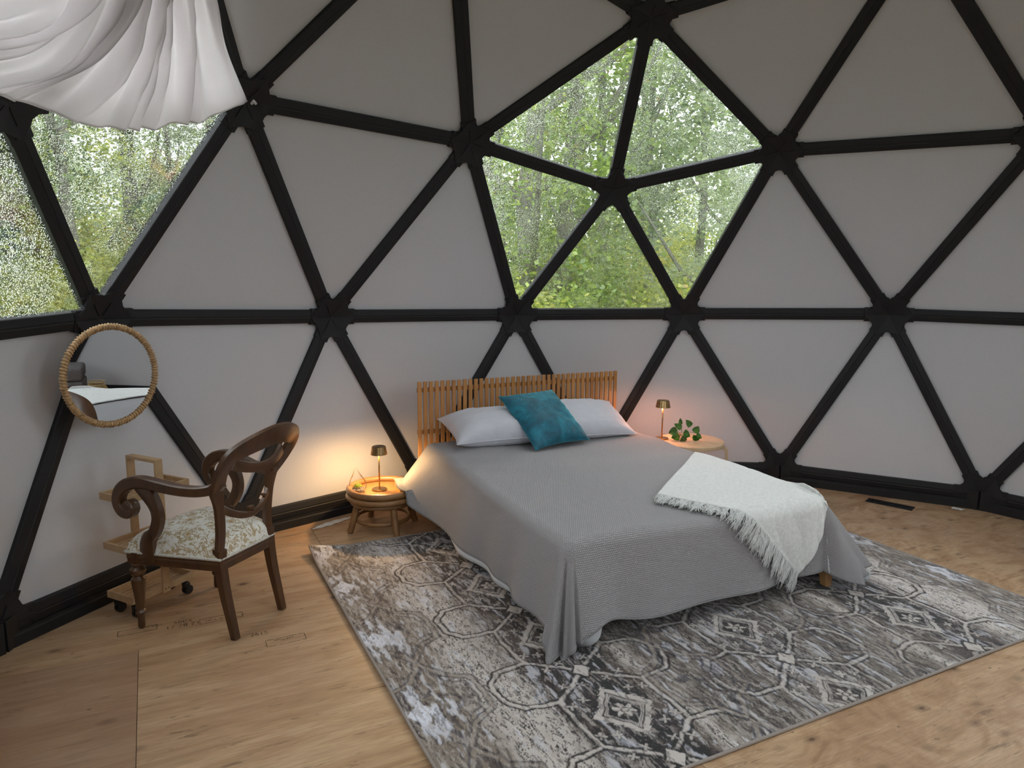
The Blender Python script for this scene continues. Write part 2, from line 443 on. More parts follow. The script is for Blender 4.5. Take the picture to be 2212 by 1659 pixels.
# ------------------------------------------------------------------ floor: plywood sheets
E1 = Vector((0.947, 0.322, 0)).normalized(); E2 = Vector((E1.y, -E1.x, 0))
FA = math.atan2(E2.y, E2.x)   # grain angle
def ply(name, tone, red, seed, swirl=0.0):
    t = NT(name)
    v0 = t.coord('Object', (1, 1, 1), (0, 0, -FA))
    mp = t.N('Mapping'); mp.inputs['Location'].default_value = (seed * 3.1, seed * 1.7, seed); t.L(v0, mp.inputs[0]); v = mp.outputs[0]
    ms = t.N('Mapping'); ms.inputs['Scale'].default_value = (1.1 + swirl * 1.5, 7.5 - swirl * 3.5, 1); t.L(v, ms.inputs[0])
    n1 = t.noise(ms.outputs[0], 1.0, 6, 0.6, 1.2 + swirl * 2.0)
    mf = t.N('Mapping'); mf.inputs['Scale'].default_value = (9, 130, 1); t.L(v, mf.inputs[0])
    n2 = t.noise(mf.outputs[0], 1.0, 4, 0.6, 0.3)
    md = t.N('Mapping'); md.inputs['Scale'].default_value = (6, 40, 1); t.L(v, md.inputs[0])
    n3 = t.noise(md.outputs[0], 1.0, 5, 0.7, 0.8)
    n4 = t.noise(v, 1.3, 3, 0.5)
    c1 = tuple(x * tone for x in (0.36, 0.205, 0.105)); c2 = tuple(x * tone for x in (0.50, 0.32, 0.18)); c3 = tuple(x * tone for x in (0.60, 0.41, 0.25))
    c = t.ramp(n1, [(0.28, c1), (0.46, c2), (0.62, c3), (0.75, c2)])
    c = t.mix(t.math('MULTIPLY', t.math('SUBTRACT', n2, 0.32), 1.25), c, tuple(x * 0.45 * tone for x in (0.48, 0.29, 0.16)))
    # thin dark checks (short splits along the grain)
    chk = t.ramp(n3, [(0.59, (0, 0, 0)), (0.67, (1, 1, 1))])
    c = t.mix(t.math('MULTIPLY', chk, 0.62), c, (0.10, 0.055, 0.03))
    # red-brown weather stain
    rd = t.ramp(n4, [(0.42 - red * 0.25, (0, 0, 0)), (0.75, (1, 1, 1))])
    c = t.mix(t.math('MULTIPLY', rd, 0.25 + red * 0.55), c, (0.27, 0.12, 0.075))
    # knots
    mk = t.N('Mapping'); mk.inputs['Scale'].default_value = (1.0, 1.7, 1); t.L(v, mk.inputs[0])
    vk = t.N('TexVoronoi', i_Scale=3.6 + swirl * 1.6, i_Randomness=1.0); t.L(mk.outputs[0], vk.inputs['Vector'])
    kn = t.math('ADD', vk.outputs['Distance'], t.math('MULTIPLY', t.math('SUBTRACT', n3, 0.5), 0.05))
    k1 = t.ramp(kn, [(0.05, (1, 1, 1)), (0.085, (0.5, 0.5, 0.5)), (0.17 + 0.06 * swirl, (0, 0, 0))])
    wh = t.N('TexWhiteNoise'); t.L(vk.outputs['Position'], wh.inputs['Vector'])
    gate = t.math('GREATER_THAN', wh.outputs['Value'], 0.35 - 0.30 * swirl)
    c = t.mix(t.math('MULTIPLY', t.math('MULTIPLY', k1, gate), 0.85), c, (0.075, 0.035, 0.02))
    # small pin knots
    mq_ = t.N('Mapping'); mq_.inputs['Scale'].default_value = (1.0, 2.0, 1); t.L(v, mq_.inputs[0])
    vq = t.N('TexVoronoi', i_Scale=9.0, i_Randomness=1.0); t.L(mq_.outputs[0], vq.inputs['Vector']); wq = t.N('TexWhiteNoise'); t.L(vq.outputs['Position'], wq.inputs['Vector'])
    pk = t.math('MULTIPLY', t.ramp(vq.outputs['Distance'], [(0.05, (1, 1, 1)), (0.10, (0, 0, 0))]), t.math('GREATER_THAN', wq.outputs['Value'], 0.72 - .2 * swirl))
    c = t.mix(t.math('MULTIPLY', pk, 0.8), c, (0.06, 0.03, 0.018))
    # pale scratches
    msn = t.N('Mapping'); msn.inputs['Scale'].default_value = (3, 3, 1); msn.inputs['Rotation'].default_value = (0, 0, 0.9); t.L(v, msn.inputs[0])
    ns = t.noise(msn.outputs[0], 1.2, 2, 0.5, 0.4)
    
    r = t.ramp(n1, [(0.3, (0.5, 0.5, 0.5)), (0.7, (0.36, 0.36, 0.36))])
    return t.done(t.bsdf(c, r, normal=t.bump(t.math('ADD', n2, t.math('MULTIPLY', n3, 0.6)), 0.25, 0.0008)))
plys = [ply('plywood_tan', 1.0, 0.0, 1.0), ply('plywood_tan_pale', 1.0, 0.05, 4.2), ply('plywood_reddish', 0.78, 0.75, 2.3), ply('plywood_knotty', 0.98, 0.12, 6.1, 1.0), ply('plywood_warm', 0.9, 0.25, 8.7, 0.3)]
floor = empty('floor'); tag(floor, kind='structure', label='floor of bare knotty plywood sheets')
def clip_circle(poly, rad, n=96):
    out = poly
    for k in range(n):
        a = 2 * PI * k / n; nx, ny = math.cos(a), math.sin(a); res = []
        for i in range(len(out)):
            p, q = out[i], out[(i + 1) % len(out)]
            dp = p[0] * nx + p[1] * ny - rad; dq = q[0] * nx + q[1] * ny - rad
            if dp <= 0: res.append(p)
            if dp * dq < 0: s_ = dp / (dp - dq); res.append((p[0] + (q[0] - p[0]) * s_, p[1] + (q[1] - p[1]) * s_))
        out = res
        if not out: return []
    return out
rows = [(-4.29, -3.07, 0.3, 1), (-3.07, -1.85, 1.1, 4), (-1.85, -0.63, 0.0, 0), (-0.63, 0.59, -0.50, 3), (0.59, 1.815, -2.215, 1), (1.815, 3.03, -1.235, 1), (3.03, 4.25, 0.3, 0)]
mid = {(-2.215, 0): 0}
for p0, p1, q0, tone in rows:
    qs = []
    q = q0
    while q > -4.2: q -= 2.515 if abs(q0 + 2.215) < 0.01 else 2.44
    step = 2.515 if abs(q0 + 2.215) < 0.01 else 2.44
    while q < 4.2: qs.append(q); q += step
    for q in qs:
        g = 0.0011; cs = [(p0 + g, q + g), (p1 - g, q + g), (p1 - g, q + step - g), (p0 + g, q + step - g)]
        poly = [((E1 * a + E2 * b).x, (E1 * a + E2 * b).y) for a, b in cs]
        poly = clip_circle(poly, 3.68)
        if len(poly) < 3: continue
        n = len(poly); mb = MB()
        mb.add([(x, y, 0.0) for x, y in poly] + [(x, y, -0.018) for x, y in poly],
               [tuple(range(n)), tuple(range(2 * n - 1, n - 1, -1))] + [(k, k + n, (k + 1) % n + n, (k + 1) % n) for k in range(n)])
        mt = plys[tone]
        if p0 == 0.59 and q < -2.5: mt = plys[2]
        if p0 == 0.59 and q > 2: mt = plys[3]
        if p0 == 0.59 and -0.5 < q < 1: mt = plys[3]
        if p0 == 1.815 and q > 0.5: mt = plys[4]
        if p0 == 1.815 and -1.5 < q < 0: mt = plys[4]
        if p0 == -0.63 and q > -0.6: mt = plys[3]
        if p0 == -0.63 and q < -0.6: mt = plys[4]
        mb.build('plywood_sheet', mt, floor)
mb = MB(); mb.lathe([(0, -0.018), (3.68, -0.018), (3.68, -0.25), (0, -0.25)], 96); mb.build('light_seal_disc', M_base, floor)  # unseen dark disc added under the sheets to stop light leaking in

def floor_mark(txt, loc, size, rot, parent, mat):
    c = bpy.data.curves.new('ink_stamp', 'FONT'); c.body = txt; c.size = size; c.extrude = 0.0
    c.align_x = 'CENTER'; c.align_y = 'CENTER'
    o = bpy.data.objects.new('tmp', c); COL.objects.link(o)
    dg = bpy.context.evaluated_depsgraph_get(); me = bpy.data.meshes.new_from_object(o.evaluated_get(dg))
    bpy.data.objects.remove(o)
    s = addobj('ink_stamp', me, parent, mat); s.location = (loc[0], loc[1], 0.0006); s.rotation_euler = (0, 0, rot)
    return s
t = NT('faded_ink'); n = t.noise(t.coord('Object'), 70, 3, 0.6)
tr = t.N('BsdfTransparent'); di = t.N('BsdfDiffuse'); di.inputs[0].default_value = (0.05, 0.045, 0.035, 1)
mx = t.N('MixShader'); t.L(t.ramp(n, [(0.38, (0.1, 0.1, 0.1)), (0.55, (0.85, 0.85, 0.85))]), mx.inputs[0]); t.L(tr.outputs[0], mx.inputs[1]); t.L(di.outputs[0], mx.inputs[2])
M_ink = t.done(mx.outputs[0])
ra = math.atan2(E2.y, E2.x)
floor_mark('2002\n17 28 71', (1.235, 2.565), 0.042, ra, floor, M_ink)
floor_mark('CSP BHD', (1.225, 2.70), 0.022, ra, floor, M_ink)
floor_mark('MILL 444', (1.262, 2.42), 0.026, ra, floor, M_ink)
floor_mark('2615', (1.09, 2.19), 0.04, ra, floor, M_ink)
floor_mark('MILL 444', (1.03, 2.07), 0.022, ra, floor, M_ink)
mb = MB()
def frame_rect(c, wd_, hg_, th=0.002):
    c = Vector((c[0], c[1], 0.0006)); 
    for s_ in (-1, 1):
        mb.beam(c + E2 * (-wd_ / 2) + E1 * (s_ * hg_ / 2), c + E2 * (wd_ / 2) + E1 * (s_ * hg_ / 2), th, 0.0004)
        mb.beam(c + E1 * (-hg_ / 2) + E2 * (s_ * wd_ / 2), c + E1 * (hg_ / 2) + E2 * (s_ * wd_ / 2), th, 0.0004)
frame_rect((1.27, 2.40), 0.19, 0.05); frame_rect((1.02, 2.06), 0.17, 0.06); frame_rect((1.19, 2.75), 0.16, 0.05)
mb.build('ink_stamp_border', M_ink, floor)

# ------------------------------------------------------------------ outside
t = NT('forest_floor'); n = t.noise(t.coord('Object'), 1.5, 5); t_c = t.ramp(n, [(0.35, (0.05, 0.08, 0.02)), (0.6, (0.16, 0.2, 0.05)), (0.75, (0.2, 0.15, 0.07))])
M_ground = t.done(t.bsdf(t_c, 0.95, normal=t.bump(n, 0.6, 0.1)))
mb = MB(); xs = np.linspace(-70, 70, 57); G = np.zeros((57, 57, 3)); X, Y = np.meshgrid(xs, xs, indexing='ij'); G[..., 0] = X; G[..., 1] = Y
G[..., 2] = -0.62 + 0.35 * np.sin(X * 0.21) * np.cos(Y * 0.17) * (np.hypot(X, Y) > 8)
mb.grid(G); gob = mb.build('ground', M_ground); tag(gob, kind='structure', label='grassy forest ground outside the dome')
M_bark = wood('bark', (0.05, 0.045, 0.04), (0.20, 0.18, 0.16), (6, 6, 1.2), 0.9, bump=0.8)
def leafmat(name, cols, rust):
    t = NT(name); g = t.N('NewGeometry')
    n = t.noise(g.outputs['Position'], 0.55, 3); oi = t.N('ObjectInfo')
    at = t.N('Attribute', attribute_name='leafrand')
    f = t.math('ADD', t.math('MULTIPLY', n, 0.7), t.math('MULTIPLY', at.outputs['Fac'], 0.45))
    f = t.math('ADD', f, t.math('MULTIPLY', t.math('SUBTRACT', oi.outputs['Random'], 0.5), 0.25))
    c = t.ramp(f, [(0.25, cols[0]), (0.5, cols[1]), (0.72, cols[2]), (0.92, cols[3])])
    n2 = t.noise(g.outputs['Position'], 1.1, 2)
    ru = t.ramp(n2, [(0.68, (0, 0, 0)), (0.73, (1, 1, 1))])
    c = t.mix(t.math('MULTIPLY', ru, rust), c, (0.42, 0.19, 0.07))
    d = t.N('BsdfDiffuse'); t.L(c, d.inputs[0]); tl = t.N('BsdfTranslucent'); t.L(c, tl.inputs[0])
    gs = t.N('BsdfGlossy', i_Roughness=0.35); mx = t.N('MixShader', i_0=0.5); t.L(d.outputs[0], mx.inputs[1]); t.L(tl.outputs[0], mx.inputs[2])
    m2 = t.N('MixShader', i_0=0.06); t.L(mx.outputs[0], m2.inputs[1]); t.L(gs.outputs[0], m2.inputs[2])
    return t.done(m2.outputs[0])
M_leafA = leafmat('leaves_green', [(0.08, 0.14, 0.03), (0.18, 0.28, 0.04), (0.34, 0.45, 0.07), (0.58, 0.60, 0.14)], 0.8)
M_leafB = leafmat('leaves_grey_green', [(0.10, 0.15, 0.07), (0.20, 0.27, 0.11), (0.32, 0.40, 0.17), (0.48, 0.54, 0.22)], 0.3)
M_leafC = leafmat('leaves_yellow_green', [(0.15, 0.19, 0.03), (0.30, 0.35, 0.06), (0.48, 0.50, 0.09), (0.68, 0.58, 0.13)], 0.6)
def foliage_mesh(n, rx, rz, size, seed, nclump=60, hollow=0.35):
    r = np.random.RandomState(seed)
    th = r.rand(nclump) * 2 * PI; z = r.rand(nclump) * 2 - 1; rad = (hollow + (1 - hollow) * r.rand(nclump)) * np.sqrt(np.maximum(0.05, 1 - z * z))
    cc = np.stack([np.cos(th) * rad * rx, np.sin(th) * rad * rx, z * rz], 1)
    k = r.randint(0, nclump, n); c = cc[k] + r.randn(n, 3) * np.array([0.15, 0.15, 0.09]) * rx
    a = r.randn(n, 3); a /= np.linalg.norm(a, axis=1)[:, None]; a[:, 2] *= 0.6
    b = np.cross(a, r.randn(n, 3)); b /= np.linalg.norm(b, axis=1)[:, None]
    s = size * (0.6 + 0.8 * r.rand(n))[:, None]
    nn = np.cross(a, b)
    V_ = np.stack([c - a * s, c + b * s * 0.55 + nn * s * 0.12, c + a * s, c - b * s * 0.55 + nn * s * 0.12], 1).reshape(-1, 3)
    me = bpy.data.meshes.new('foliage'); me.vertices.add(4 * n); me.vertices.foreach_set('co', V_.ravel())
    me.loops.add(4 * n); me.loops.foreach_set('vertex_index', np.arange(4 * n)); me.polygons.add(n)
    me.polygons.foreach_set('loop_start', np.arange(n) * 4); me.polygons.foreach_set('loop_total', np.full(n, 4)); 
    at = me.attributes.new('leafrand', 'FLOAT', 'FACE'); at.data.foreach_set('value', r.rand(n).astype(np.float32))
    me.update(calc_edges=True); return me
fm_tree = [foliage_mesh(9000, 2.1, 4.2, 0.060, 21, 130), foliage_mesh(9000, 2.4, 3.6, 0.055, 22, 110), foliage_mesh(8000, 1.7, 4.6, 0.055, 23, 100)]
fm_far = [foliage_mesh(9000, 3.6, 5.0, 0.10, 31, 120, 0.2)]
fm_bush = [foliage_mesh(6500, 1.5, 1.4, 0.042, 41, 60, 0.1), foliage_mesh(5500, 1.2, 1.1, 0.038, 42, 50, 0.1)]
def trunk_mesh(h, r0, seed):
    r = random.Random(seed); mb = MB(); pts = []; x = y = 0
    for i in range(9):
        pts.append((x, y, h * i / 8)); x += r.uniform(-.12, .12); y += r.uniform(-.12, .12)
    mb.tube(pts, 1.0, 8, rs=[r0 * (1 - 0.085 * i) for i in range(9)])
    for k in range(12):
        i = r.randint(2, 7); p = Vector(pts[i]); a = r.uniform(0, 2 * PI); L = r.uniform(1.0, 2.2)
        q = p + Vector((math.cos(a) * L * .6, math.sin(a) * L * .6, L * .45)); e = p + Vector((math.cos(a) * L, math.sin(a) * L, L * 1.05))
        mb.tube([p, q, e], 1.0, 5, rs=[r0 * .35, r0 * .22, r0 * .07])
    return mb.mesh('trunk', smooth=True)
tm = [trunk_mesh(9.5, 0.15, 1), trunk_mesh(9.5, 0.10, 2), trunk_mesh(9.5, 0.2, 3)]
for q in tm: q.materials.append(M_bark)
def at_dir(px, dist):   # a compass bearing seen from the room, given as the column of the photo
    a = math.atan2(F.y, F.x) - math.atan((px - 1106) / 1550)
    return Vector((CAM.x + math.cos(a) * dist, CAM.y + math.sin(a) * dist, -0.65))
def tree(loc, mat, fm, s, tmesh, label, zc, grp='trees outside the windows', name='leafy_tree', cat='tree'):
    v_ = Vector(loc) - CAM; px_ = 1106 + 1550 * v_.dot(Rr) / max(.1, v_.dot(F)) if v_.dot(F) > 0 else 9999
    side = 'the left pentagon window' if px_ < 560 else ('the pentagon window above the bed' if 980 < px_ < 1760 else 'the white wall panels, out of sight')
    label = label.replace('the rain-streaked panes', side)
    e = empty(name, loc, rng.uniform(0, 6.28)); tag(e, label, cat, grp)
    f = addobj('foliage', fm, e, None, kind='stuff'); f.location = (0, 0, zc * s); f.scale = (s, s, s)
    f.material_slots[0].link = 'OBJECT' if len(f.material_slots) else 'OBJECT'
    f.material_slots[0].material = mat
    if tmesh: g_ = addobj('trunk', tmesh, e); g_.scale = (s, s, s)
    return e
for q in fm_tree + fm_far + fm_bush: q.materials.append(M_leafA)
L_green = 'bright green leafy tree behind the rain-streaked panes'
L_grey = 'grey-green leafy tree behind the rain-streaked panes'
L_yel = 'yellow-green leafy tree behind the rain-streaked panes'
LB = {0: (M_leafA, L_green), 1: (M_leafB, L_grey), 2: (M_leafC, L_yel)}
# behind the pentagon window over the bed
for px, dist, kind, s, zc in [(1130, 9.5, 0, 0.9, 5.6), (1205, 10.0, 0, 0.8, 6.0), (1085, 12, 2, 0.8, 4.6), (1300, 12.5, 1, 1.0, 6.4), (1395, 13, 1, 0.7, 9.0), (1500, 15.0, 1, 0.8, 9.6),
                              (1610, 10, 1, 0.7, 6.9), (1240, 16, 0, 1.1, 4.5), (1370, 18, 2, 0.8, 3.0), (1690, 14, 1, 1.1, 6.4), (1010, 13, 0, 1.05, 5.4), (1640, 18, 1, 1.1, 7.6)]:
    m_, l_ = LB[kind]
    tree(at_dir(px, dist), m_, fm_tree[int(px) % 3], s, tm[int(px) % 3], l_, zc)
for px, dist, kind, s, zc in [(20, 13, 1, 0.8, 8.4), (185, 12, 2, 0.62, 5.2), (290, 14, 1, 0.9, 6.4), (400, 14, 0, 0.8, 6.6), (-60, 13, 1, 1.0, 5.5), (480, 17, 0, 1.0, 5.0), (110, 22, 1, 1.0, 3.8), (-220, 12, 0, 1.1, 5.8), (-420, 13, 2, 1.0, 5.5)]:
    m_, l_ = LB[kind]
    tree(at_dir(px, dist), m_, fm_tree[int(px) % 3], s, tm[int(px) % 3], l_, zc)
for px, dist, kind, s, zc in [(1000, 30, 1, 1.0, 5.0), (1180, 33, 0, 1.1, 5.0), (1390, 32, 2, 0.8, 2.4), (1540, 34, 1, 0.8, 2.4), (1680, 34, 1, 0.95, 3.4), (0, 30, 1, 0.8, 3.0), (180, 33, 1, 0.8, 2.6), (360, 32, 0, 0.8, 3.0), (560, 31, 0, 1.0, 5), (-260, 30, 1, 1, 4.0),
                              (2300, 26, 1, 1, 5), (2800, 26, 0, 1, 5), (760, 30, 0, 1, 5.3)]:
    m_, l_ = LB[kind]
    tree(at_dir(px, dist), m_, fm_far[0], s, tm[2], l_.replace('leafy tree', 'far tree'), zc, 'distant trees outside the windows')
for k, (px, dist, kind, s) in enumerate([(1100, 8, 2, 0.9), (1170, 10, 2, 1.1), (1260, 8.6, 0, 0.9), (1340, 11, 2, 1.1), (1430, 9.2, 2, 0.9), (1500, 11, 1, 1.1), (1230, 14, 2, 1.3), (1420, 15, 2, 1.3), (1580, 9, 2, 1.0), (1040, 9, 0, 1.1),
                                         (20, 8, 2, 1.0), (90, 9.6, 2, 1.0), (170, 8, 2, 0.9), (250, 10, 2, 1.1), (330, 12, 2, 1.2), (-70, 9, 0, 1.1), (-200, 9, 2, 1.1), (140, 13, 2, 1.4), (1360, 21, 2, 1.6), (1500, 21, 2, 1.6), (1180, 20, 2, 1.5), (60, 18, 2, 1.5), (250, 19, 2, 1.5)]):
    m_, _ = LB[kind]
    tree(at_dir(px, dist), m_, fm_bush[k % 2], s, None, {0: 'green', 1: 'grey-green', 2: 'yellow-green'}[kind] + ' shrub low outside the rain-streaked panes', 1.1, 'shrubs outside the windows', 'leafy_shrub', 'shrub')

# ------------------------------------------------------------------ rug (woven pattern as colour per tuft group on a fine pile grid)
def vnoise(p, q, fp, fq, seed):
    r = np.random.RandomState(seed); g = r.rand(257, 257)
    a = (p * fp) % 256; b = (q * fq) % 256; i = a.astype(int); j = b.astype(int); u = a - i; v = b - j
    u = u * u * (3 - 2 * u); v = v * v * (3 - 2 * v)
    return g[i, j] * (1 - u) * (1 - v) + g[i + 1, j] * u * (1 - v) + g[i, j + 1] * (1 - u) * v + g[i + 1, j + 1] * u * v
def fnoise(p, q, fp, fq, seed, o=3):
    s = 0; a = 1; t_ = 0
    for k in range(o): s = s + a * vnoise(p, q, fp * 2 ** k, fq * 2 ** k, seed + k); t_ += a; a *= 0.55
    return s / t_
RP0, RQ0, RPL, RQL = 0.160, -1.325, 2.455, 3.195
def rug_pattern(p, q):
    """p along the short side (0 nearest the foot-side edge), q across from the left edge; returns rgb"""
    per = 0.605
    wob = (fnoise(p, q, 22, 22, 5, 2) - 0.5) * 0.018
    P = p + wob; Q = q + (fnoise(p, q, 22, 22, 9, 2) - 0.5) * 0.018
    mq = np.minimum(Q, 3.19 - Q)                       # the field mirrors about its middle
    def tile(p0): return (P - p0 + per / 2) % per - per / 2
    d = {}
    taupe = np.array([.255, .222, .195]); grey = np.array([.125, .118, .125]); dark = np.array([.060, .056, .064]); ink = np.array([.008, .008, .015])
    cream = np.array([.54, .50, .475]); silver = np.array([.66, .67, .74]); mid = np.array([.40, .37, .35])
    def sm(x, a, b): t_ = np.clip((x - a) / (b - a), 0, 1); return t_ * t_ * (3 - 2 * t_)
    # ground tone by band
    ctr = np.abs(Q - 1.6)
    g_dark = sm(mq, .45, .62) * (1 - sm(mq, .86, .97))
    g_light = sm(mq, .20, .34) * (1 - sm(mq, .46, .60)) + np.exp(-((mq - .985) / .035) ** 2)
    col = taupe[None, None] * np.ones(P.shape + (1,))
    def lay(c, m): 
        nonlocal col
        col = col * (1 - m[..., None]) + c * m[..., None]
    lay(cream * 1.2, np.clip(g_light, 0, 1) * .85 * np.where(Q > 2, 1, .8))
    lay(dark, g_dark * .92); lay(np.array([.17, .155, .145]), sm(mq, 1.0, 1.12) * .8)
    lay(grey, np.exp(-((Q - 1.62) / .16) ** 2) * .75)
    # streaky worn scribble, stretched along p
    n1 = fnoise(P, Q, 9, 42, 21, 4); n2 = fnoise(P, Q, 16, 88, 33, 4); n3 = fnoise(P, Q, 3.0, 26, 45, 3)
    wear = .38 + .62 * np.clip(g_light + g_dark * .7 + .45 * sm(mq, 1.0, 1.3), 0, 1)
    m = sm(n2, .50, .56) * wear
    lay(cream, m * np.where(mq < .25, .25, .62) * sm(n3, .38, .6))
    n4 = fnoise(P, Q, 17, 60, 57, 3); edge = np.maximum(np.exp(-((n2 - .5) / .020) ** 2), .9 * np.exp(-((n4 - .5) / .016) ** 2)) * wear * sm(n3, .22, .45)
    lay(ink * 1.2, np.clip(edge * 1.25, 0, 1)); lay(dark, sm(n4, .60, .66) * g_dark * .6)
    lay(silver, sm(n1, .60, .68) * .55)
    # thin tick lines running along p over the border taupe
    lay(cream, np.exp(-((((Q * 23.0) % 1) - .5) / .06) ** 2) * (mq < .5) * sm(n3, .45, .6) * .7)
    def seg(px, qx, pts, wd_, tileper=True):
        D = np.full(P.shape, 9.0)
        for (a, b), (c, e) in zip(pts[:-1], pts[1:]):
            va, vb = c - a, e - b; L2 = va * va + vb * vb
            t_ = np.clip(((px - a) * va + (qx - b) * vb) / L2, 0, 1)
            D = np.minimum(D, np.hypot(px - a - t_ * va, qx - b - t_ * vb))
        return D
    def dline(D, w1=.011, light=cream, dk=ink, s=1.0):
        lay(dk, np.clip(1.6 - np.abs(D - w1 * 1.5) / .0048, 0, 1) * .9 * s)
        lay(light, np.clip(1.5 - D / (w1 * .75), 0, 1) * .9 * s)
    def diamond(dp, dq, a, b): return np.abs(dp) / a + np.abs(dq) / b
    def net(qm, off, strong):
        """hexagon net around the column of diamonds at distance qm"""
        s = strong
        for sg in (-1, 1):
            for base in (0,):
                t1 = tile(.355 + off)
                D = np.minimum(seg(np.abs(t1), (Q - qm) * sg, [(.30, .0), (.15, .19), (.0, .20)], 1), seg(np.abs(t1), (Q - qm) * sg, [(.15, .19), (.165, .33), (.235, .385), (.3025, .39)], 1))
                dline(D, .010, cream, ink, s)
    for qm, off in ((.76, 0.0), (2.44, 0.0), (1.61, .30)):
        net(qm, off, .95 if qm != 1.61 else .8)
        tp = tile(.355 + off); dq = Q - qm
        # big serrated diamond
        sq = diamond(tp, dq, .165, .135); stair = (((np.abs(tp) * 34) % 1) - .5) * .10
        lay(cream, np.clip((1.0 - sq - stair) / .03, 0, 1) * np.clip((sq - .62) / .03, 0, 1) * .92)
        lay(ink, np.exp(-((sq - .72) / .035) ** 2)); lay(dark, np.clip((.64 - sq) / .03, 0, 1))
        lay(cream, np.exp(-((sq - .58) / .028) ** 2) * .9)
        rr = np.hypot(tp, dq); th = np.arctan2(dq, tp)
        fl = rr - (.036 + .013 * np.cos(6 * th)); lay(cream, np.clip(-fl / .003, 0, 1) * .95); lay(ink, np.exp(-(fl / .0035) ** 2) * .9)
        lay(ink, np.exp(-((rr - .014) / .0032) ** 2)); 
        # small flowers around, placed in the dark ground
        for fp, fq in ((.115, .105), (.215, .06), (.10, .165), (.235, .13)):
            for sp in (-1, 1):
                for sq_ in (-1, 1):
                    a_ = tp - sp * fp; b_ = dq - sq_ * fq; r2 = np.hypot(a_, b_); t2 = np.arctan2(b_, a_)
                    f2 = r2 - (.017 + .009 * np.cos(4 * t2 + fp * 40)); lay(cream, np.clip(-f2 / .003, 0, 1) * .8 * (r2 < .04)); lay(ink, np.exp(-(f2 / .003) ** 2) * .75 * (r2 < .045))
        # small lozenge between the big ones
        t2 = tile(.355 + off + .3025); s2 = diamond(t2, dq, .052, .044)
        lay(ink, np.clip((1.32 - s2) / .05, 0, 1) * .9); lay(cream, np.clip((1.0 - s2) / .05, 0, 1))
    # quiet grey figures on the taupe zones
    for qm, off in ((1.15, 0.05), (2.03, .05), (.16, .35), (3.03, .35)):
        tp = tile(.355 + off); dq = Q - qm
        D = seg(np.abs(tp), np.abs(dq), [(.29, 0), (.17, .07), (.12, .16), (.0, .17)], 1)
        dline(D, .009, taupe * 1.15, grey, .9 if mq.min() < 9 else 0)
        D2 = seg(np.abs(tp), np.abs(dq), [(.25, 0), (.13, .06), (.09, .13), (.0, .135)], 1)
        lay(grey, np.clip(1.4 - np.abs(D2) / .006, 0, 1) * .7)
        lv = fnoise(P, Q, 26, 26, 71, 2); lay(grey, sm(lv, .55, .62) * np.exp(-(np.hypot(tp, dq) / .12) ** 4) * .85)
    # silvery medallions near the outer borders
    for qm in (.065, 3.125):
        tp = tile(.055); dq = Q - qm; s2 = diamond(tp, dq, .075, .06)
        for k_, w_ in ((1.9, .10), (2.6, .10), (1.35, .08)): lay(grey, np.exp(-((s2 - k_) / w_) ** 2) * .8)
        lay(silver, np.clip((1.05 - s2) / .08, 0, 1) * (.55 + .45 * sm(n2, .4, .5))); lay(silver, np.clip((2.8 - s2) / .2, 0, 1) * sm(n1, .48, .56) * .7)
    # overall fading
    fade = fnoise(P, Q, 2.2, 3.5, 91, 3); ww = fnoise(P, Q, 12, 60, 101, 4); lay(taupe * 1.15, sm(ww, .58, .64) * .30); w2 = fnoise(P, Q, 24, 110, 111, 3); lay(cream * .95, sm(w2, .63, .68) * .45); lay(ink * 1.5, sm(1 - w2, .62, .67) * .45)
    lay(taupe * 1.1, sm(fade, .56, .76) * .25)
    return np.clip((col - .20) * 1.32 + .165, .004, 1)
NP_, NQ_ = 600, 780
pp = np.linspace(0, RPL, NP_); qq = np.linspace(0, RQL, NQ_); PP, QQ = np.meshgrid(pp, qq, indexing='ij')
rc = rug_pattern(PP, QQ)
lum = rc.mean(2)
Z = 0.010 + np.clip(lum, 0, .5) * 0.004 + (nrs.rand(NP_, NQ_) - .5) * 0.0006
# the near-left corner and the left edge lift a little
edge_l = np.exp(-QQ / .10) * (0.004 + .004 * np.sin(PP * 5) ** 2); corner = np.exp(-((RPL - PP) ** 2 + QQ ** 2) / .02) * 0.03
Z = Z + edge_l + corner
hem = np.minimum(np.minimum(PP, RPL - PP), np.minimum(QQ, RQL - QQ)); Z = np.where(hem < .006, Z - .003, Z)
XY = (RP0 + PP)[..., None] * np.array(E1)[None, None, :2] + (RQ0 + QQ)[..., None] * np.array(E2)[None, None, :2]
G = np.concatenate([XY, Z[..., None]], 2).reshape(-1, 3)
me = bpy.data.meshes.new('pile'); nf = (NP_ - 1) * (NQ_ - 1)
me.vertices.add(NP_ * NQ_); me.vertices.foreach_set('co', G.astype(np.float32).ravel())
I = np.arange(NP_ * NQ_).reshape(NP_, NQ_); quads = np.stack([I[:-1, :-1], I[:-1, 1:], I[1:, 1:], I[1:, :-1]], 2).reshape(-1, 4)
me.loops.add(nf * 4); me.loops.foreach_set('vertex_index', quads.ravel()[::1]); me.polygons.add(nf)
me.polygons.foreach_set('loop_start', np.arange(nf) * 4); me.polygons.foreach_set('loop_total', np.full(nf, 4))
ca = me.color_attributes.new('pile_colour', 'FLOAT_COLOR', 'POINT')
ca.data.foreach_set('color', np.concatenate([rc.reshape(-1, 3), np.ones((NP_ * NQ_, 1))], 1).astype(np.float32).ravel())
me.update(calc_edges=True); me.validate()
if me.polygons[0].normal.z < 0: me.flip_normals()
me.polygons.foreach_set('use_smooth', [True] * nf)
t = NT('rug_pile'); at = t.N('Attribute', attribute_name='pile_colour'); v = t.coord('Object')
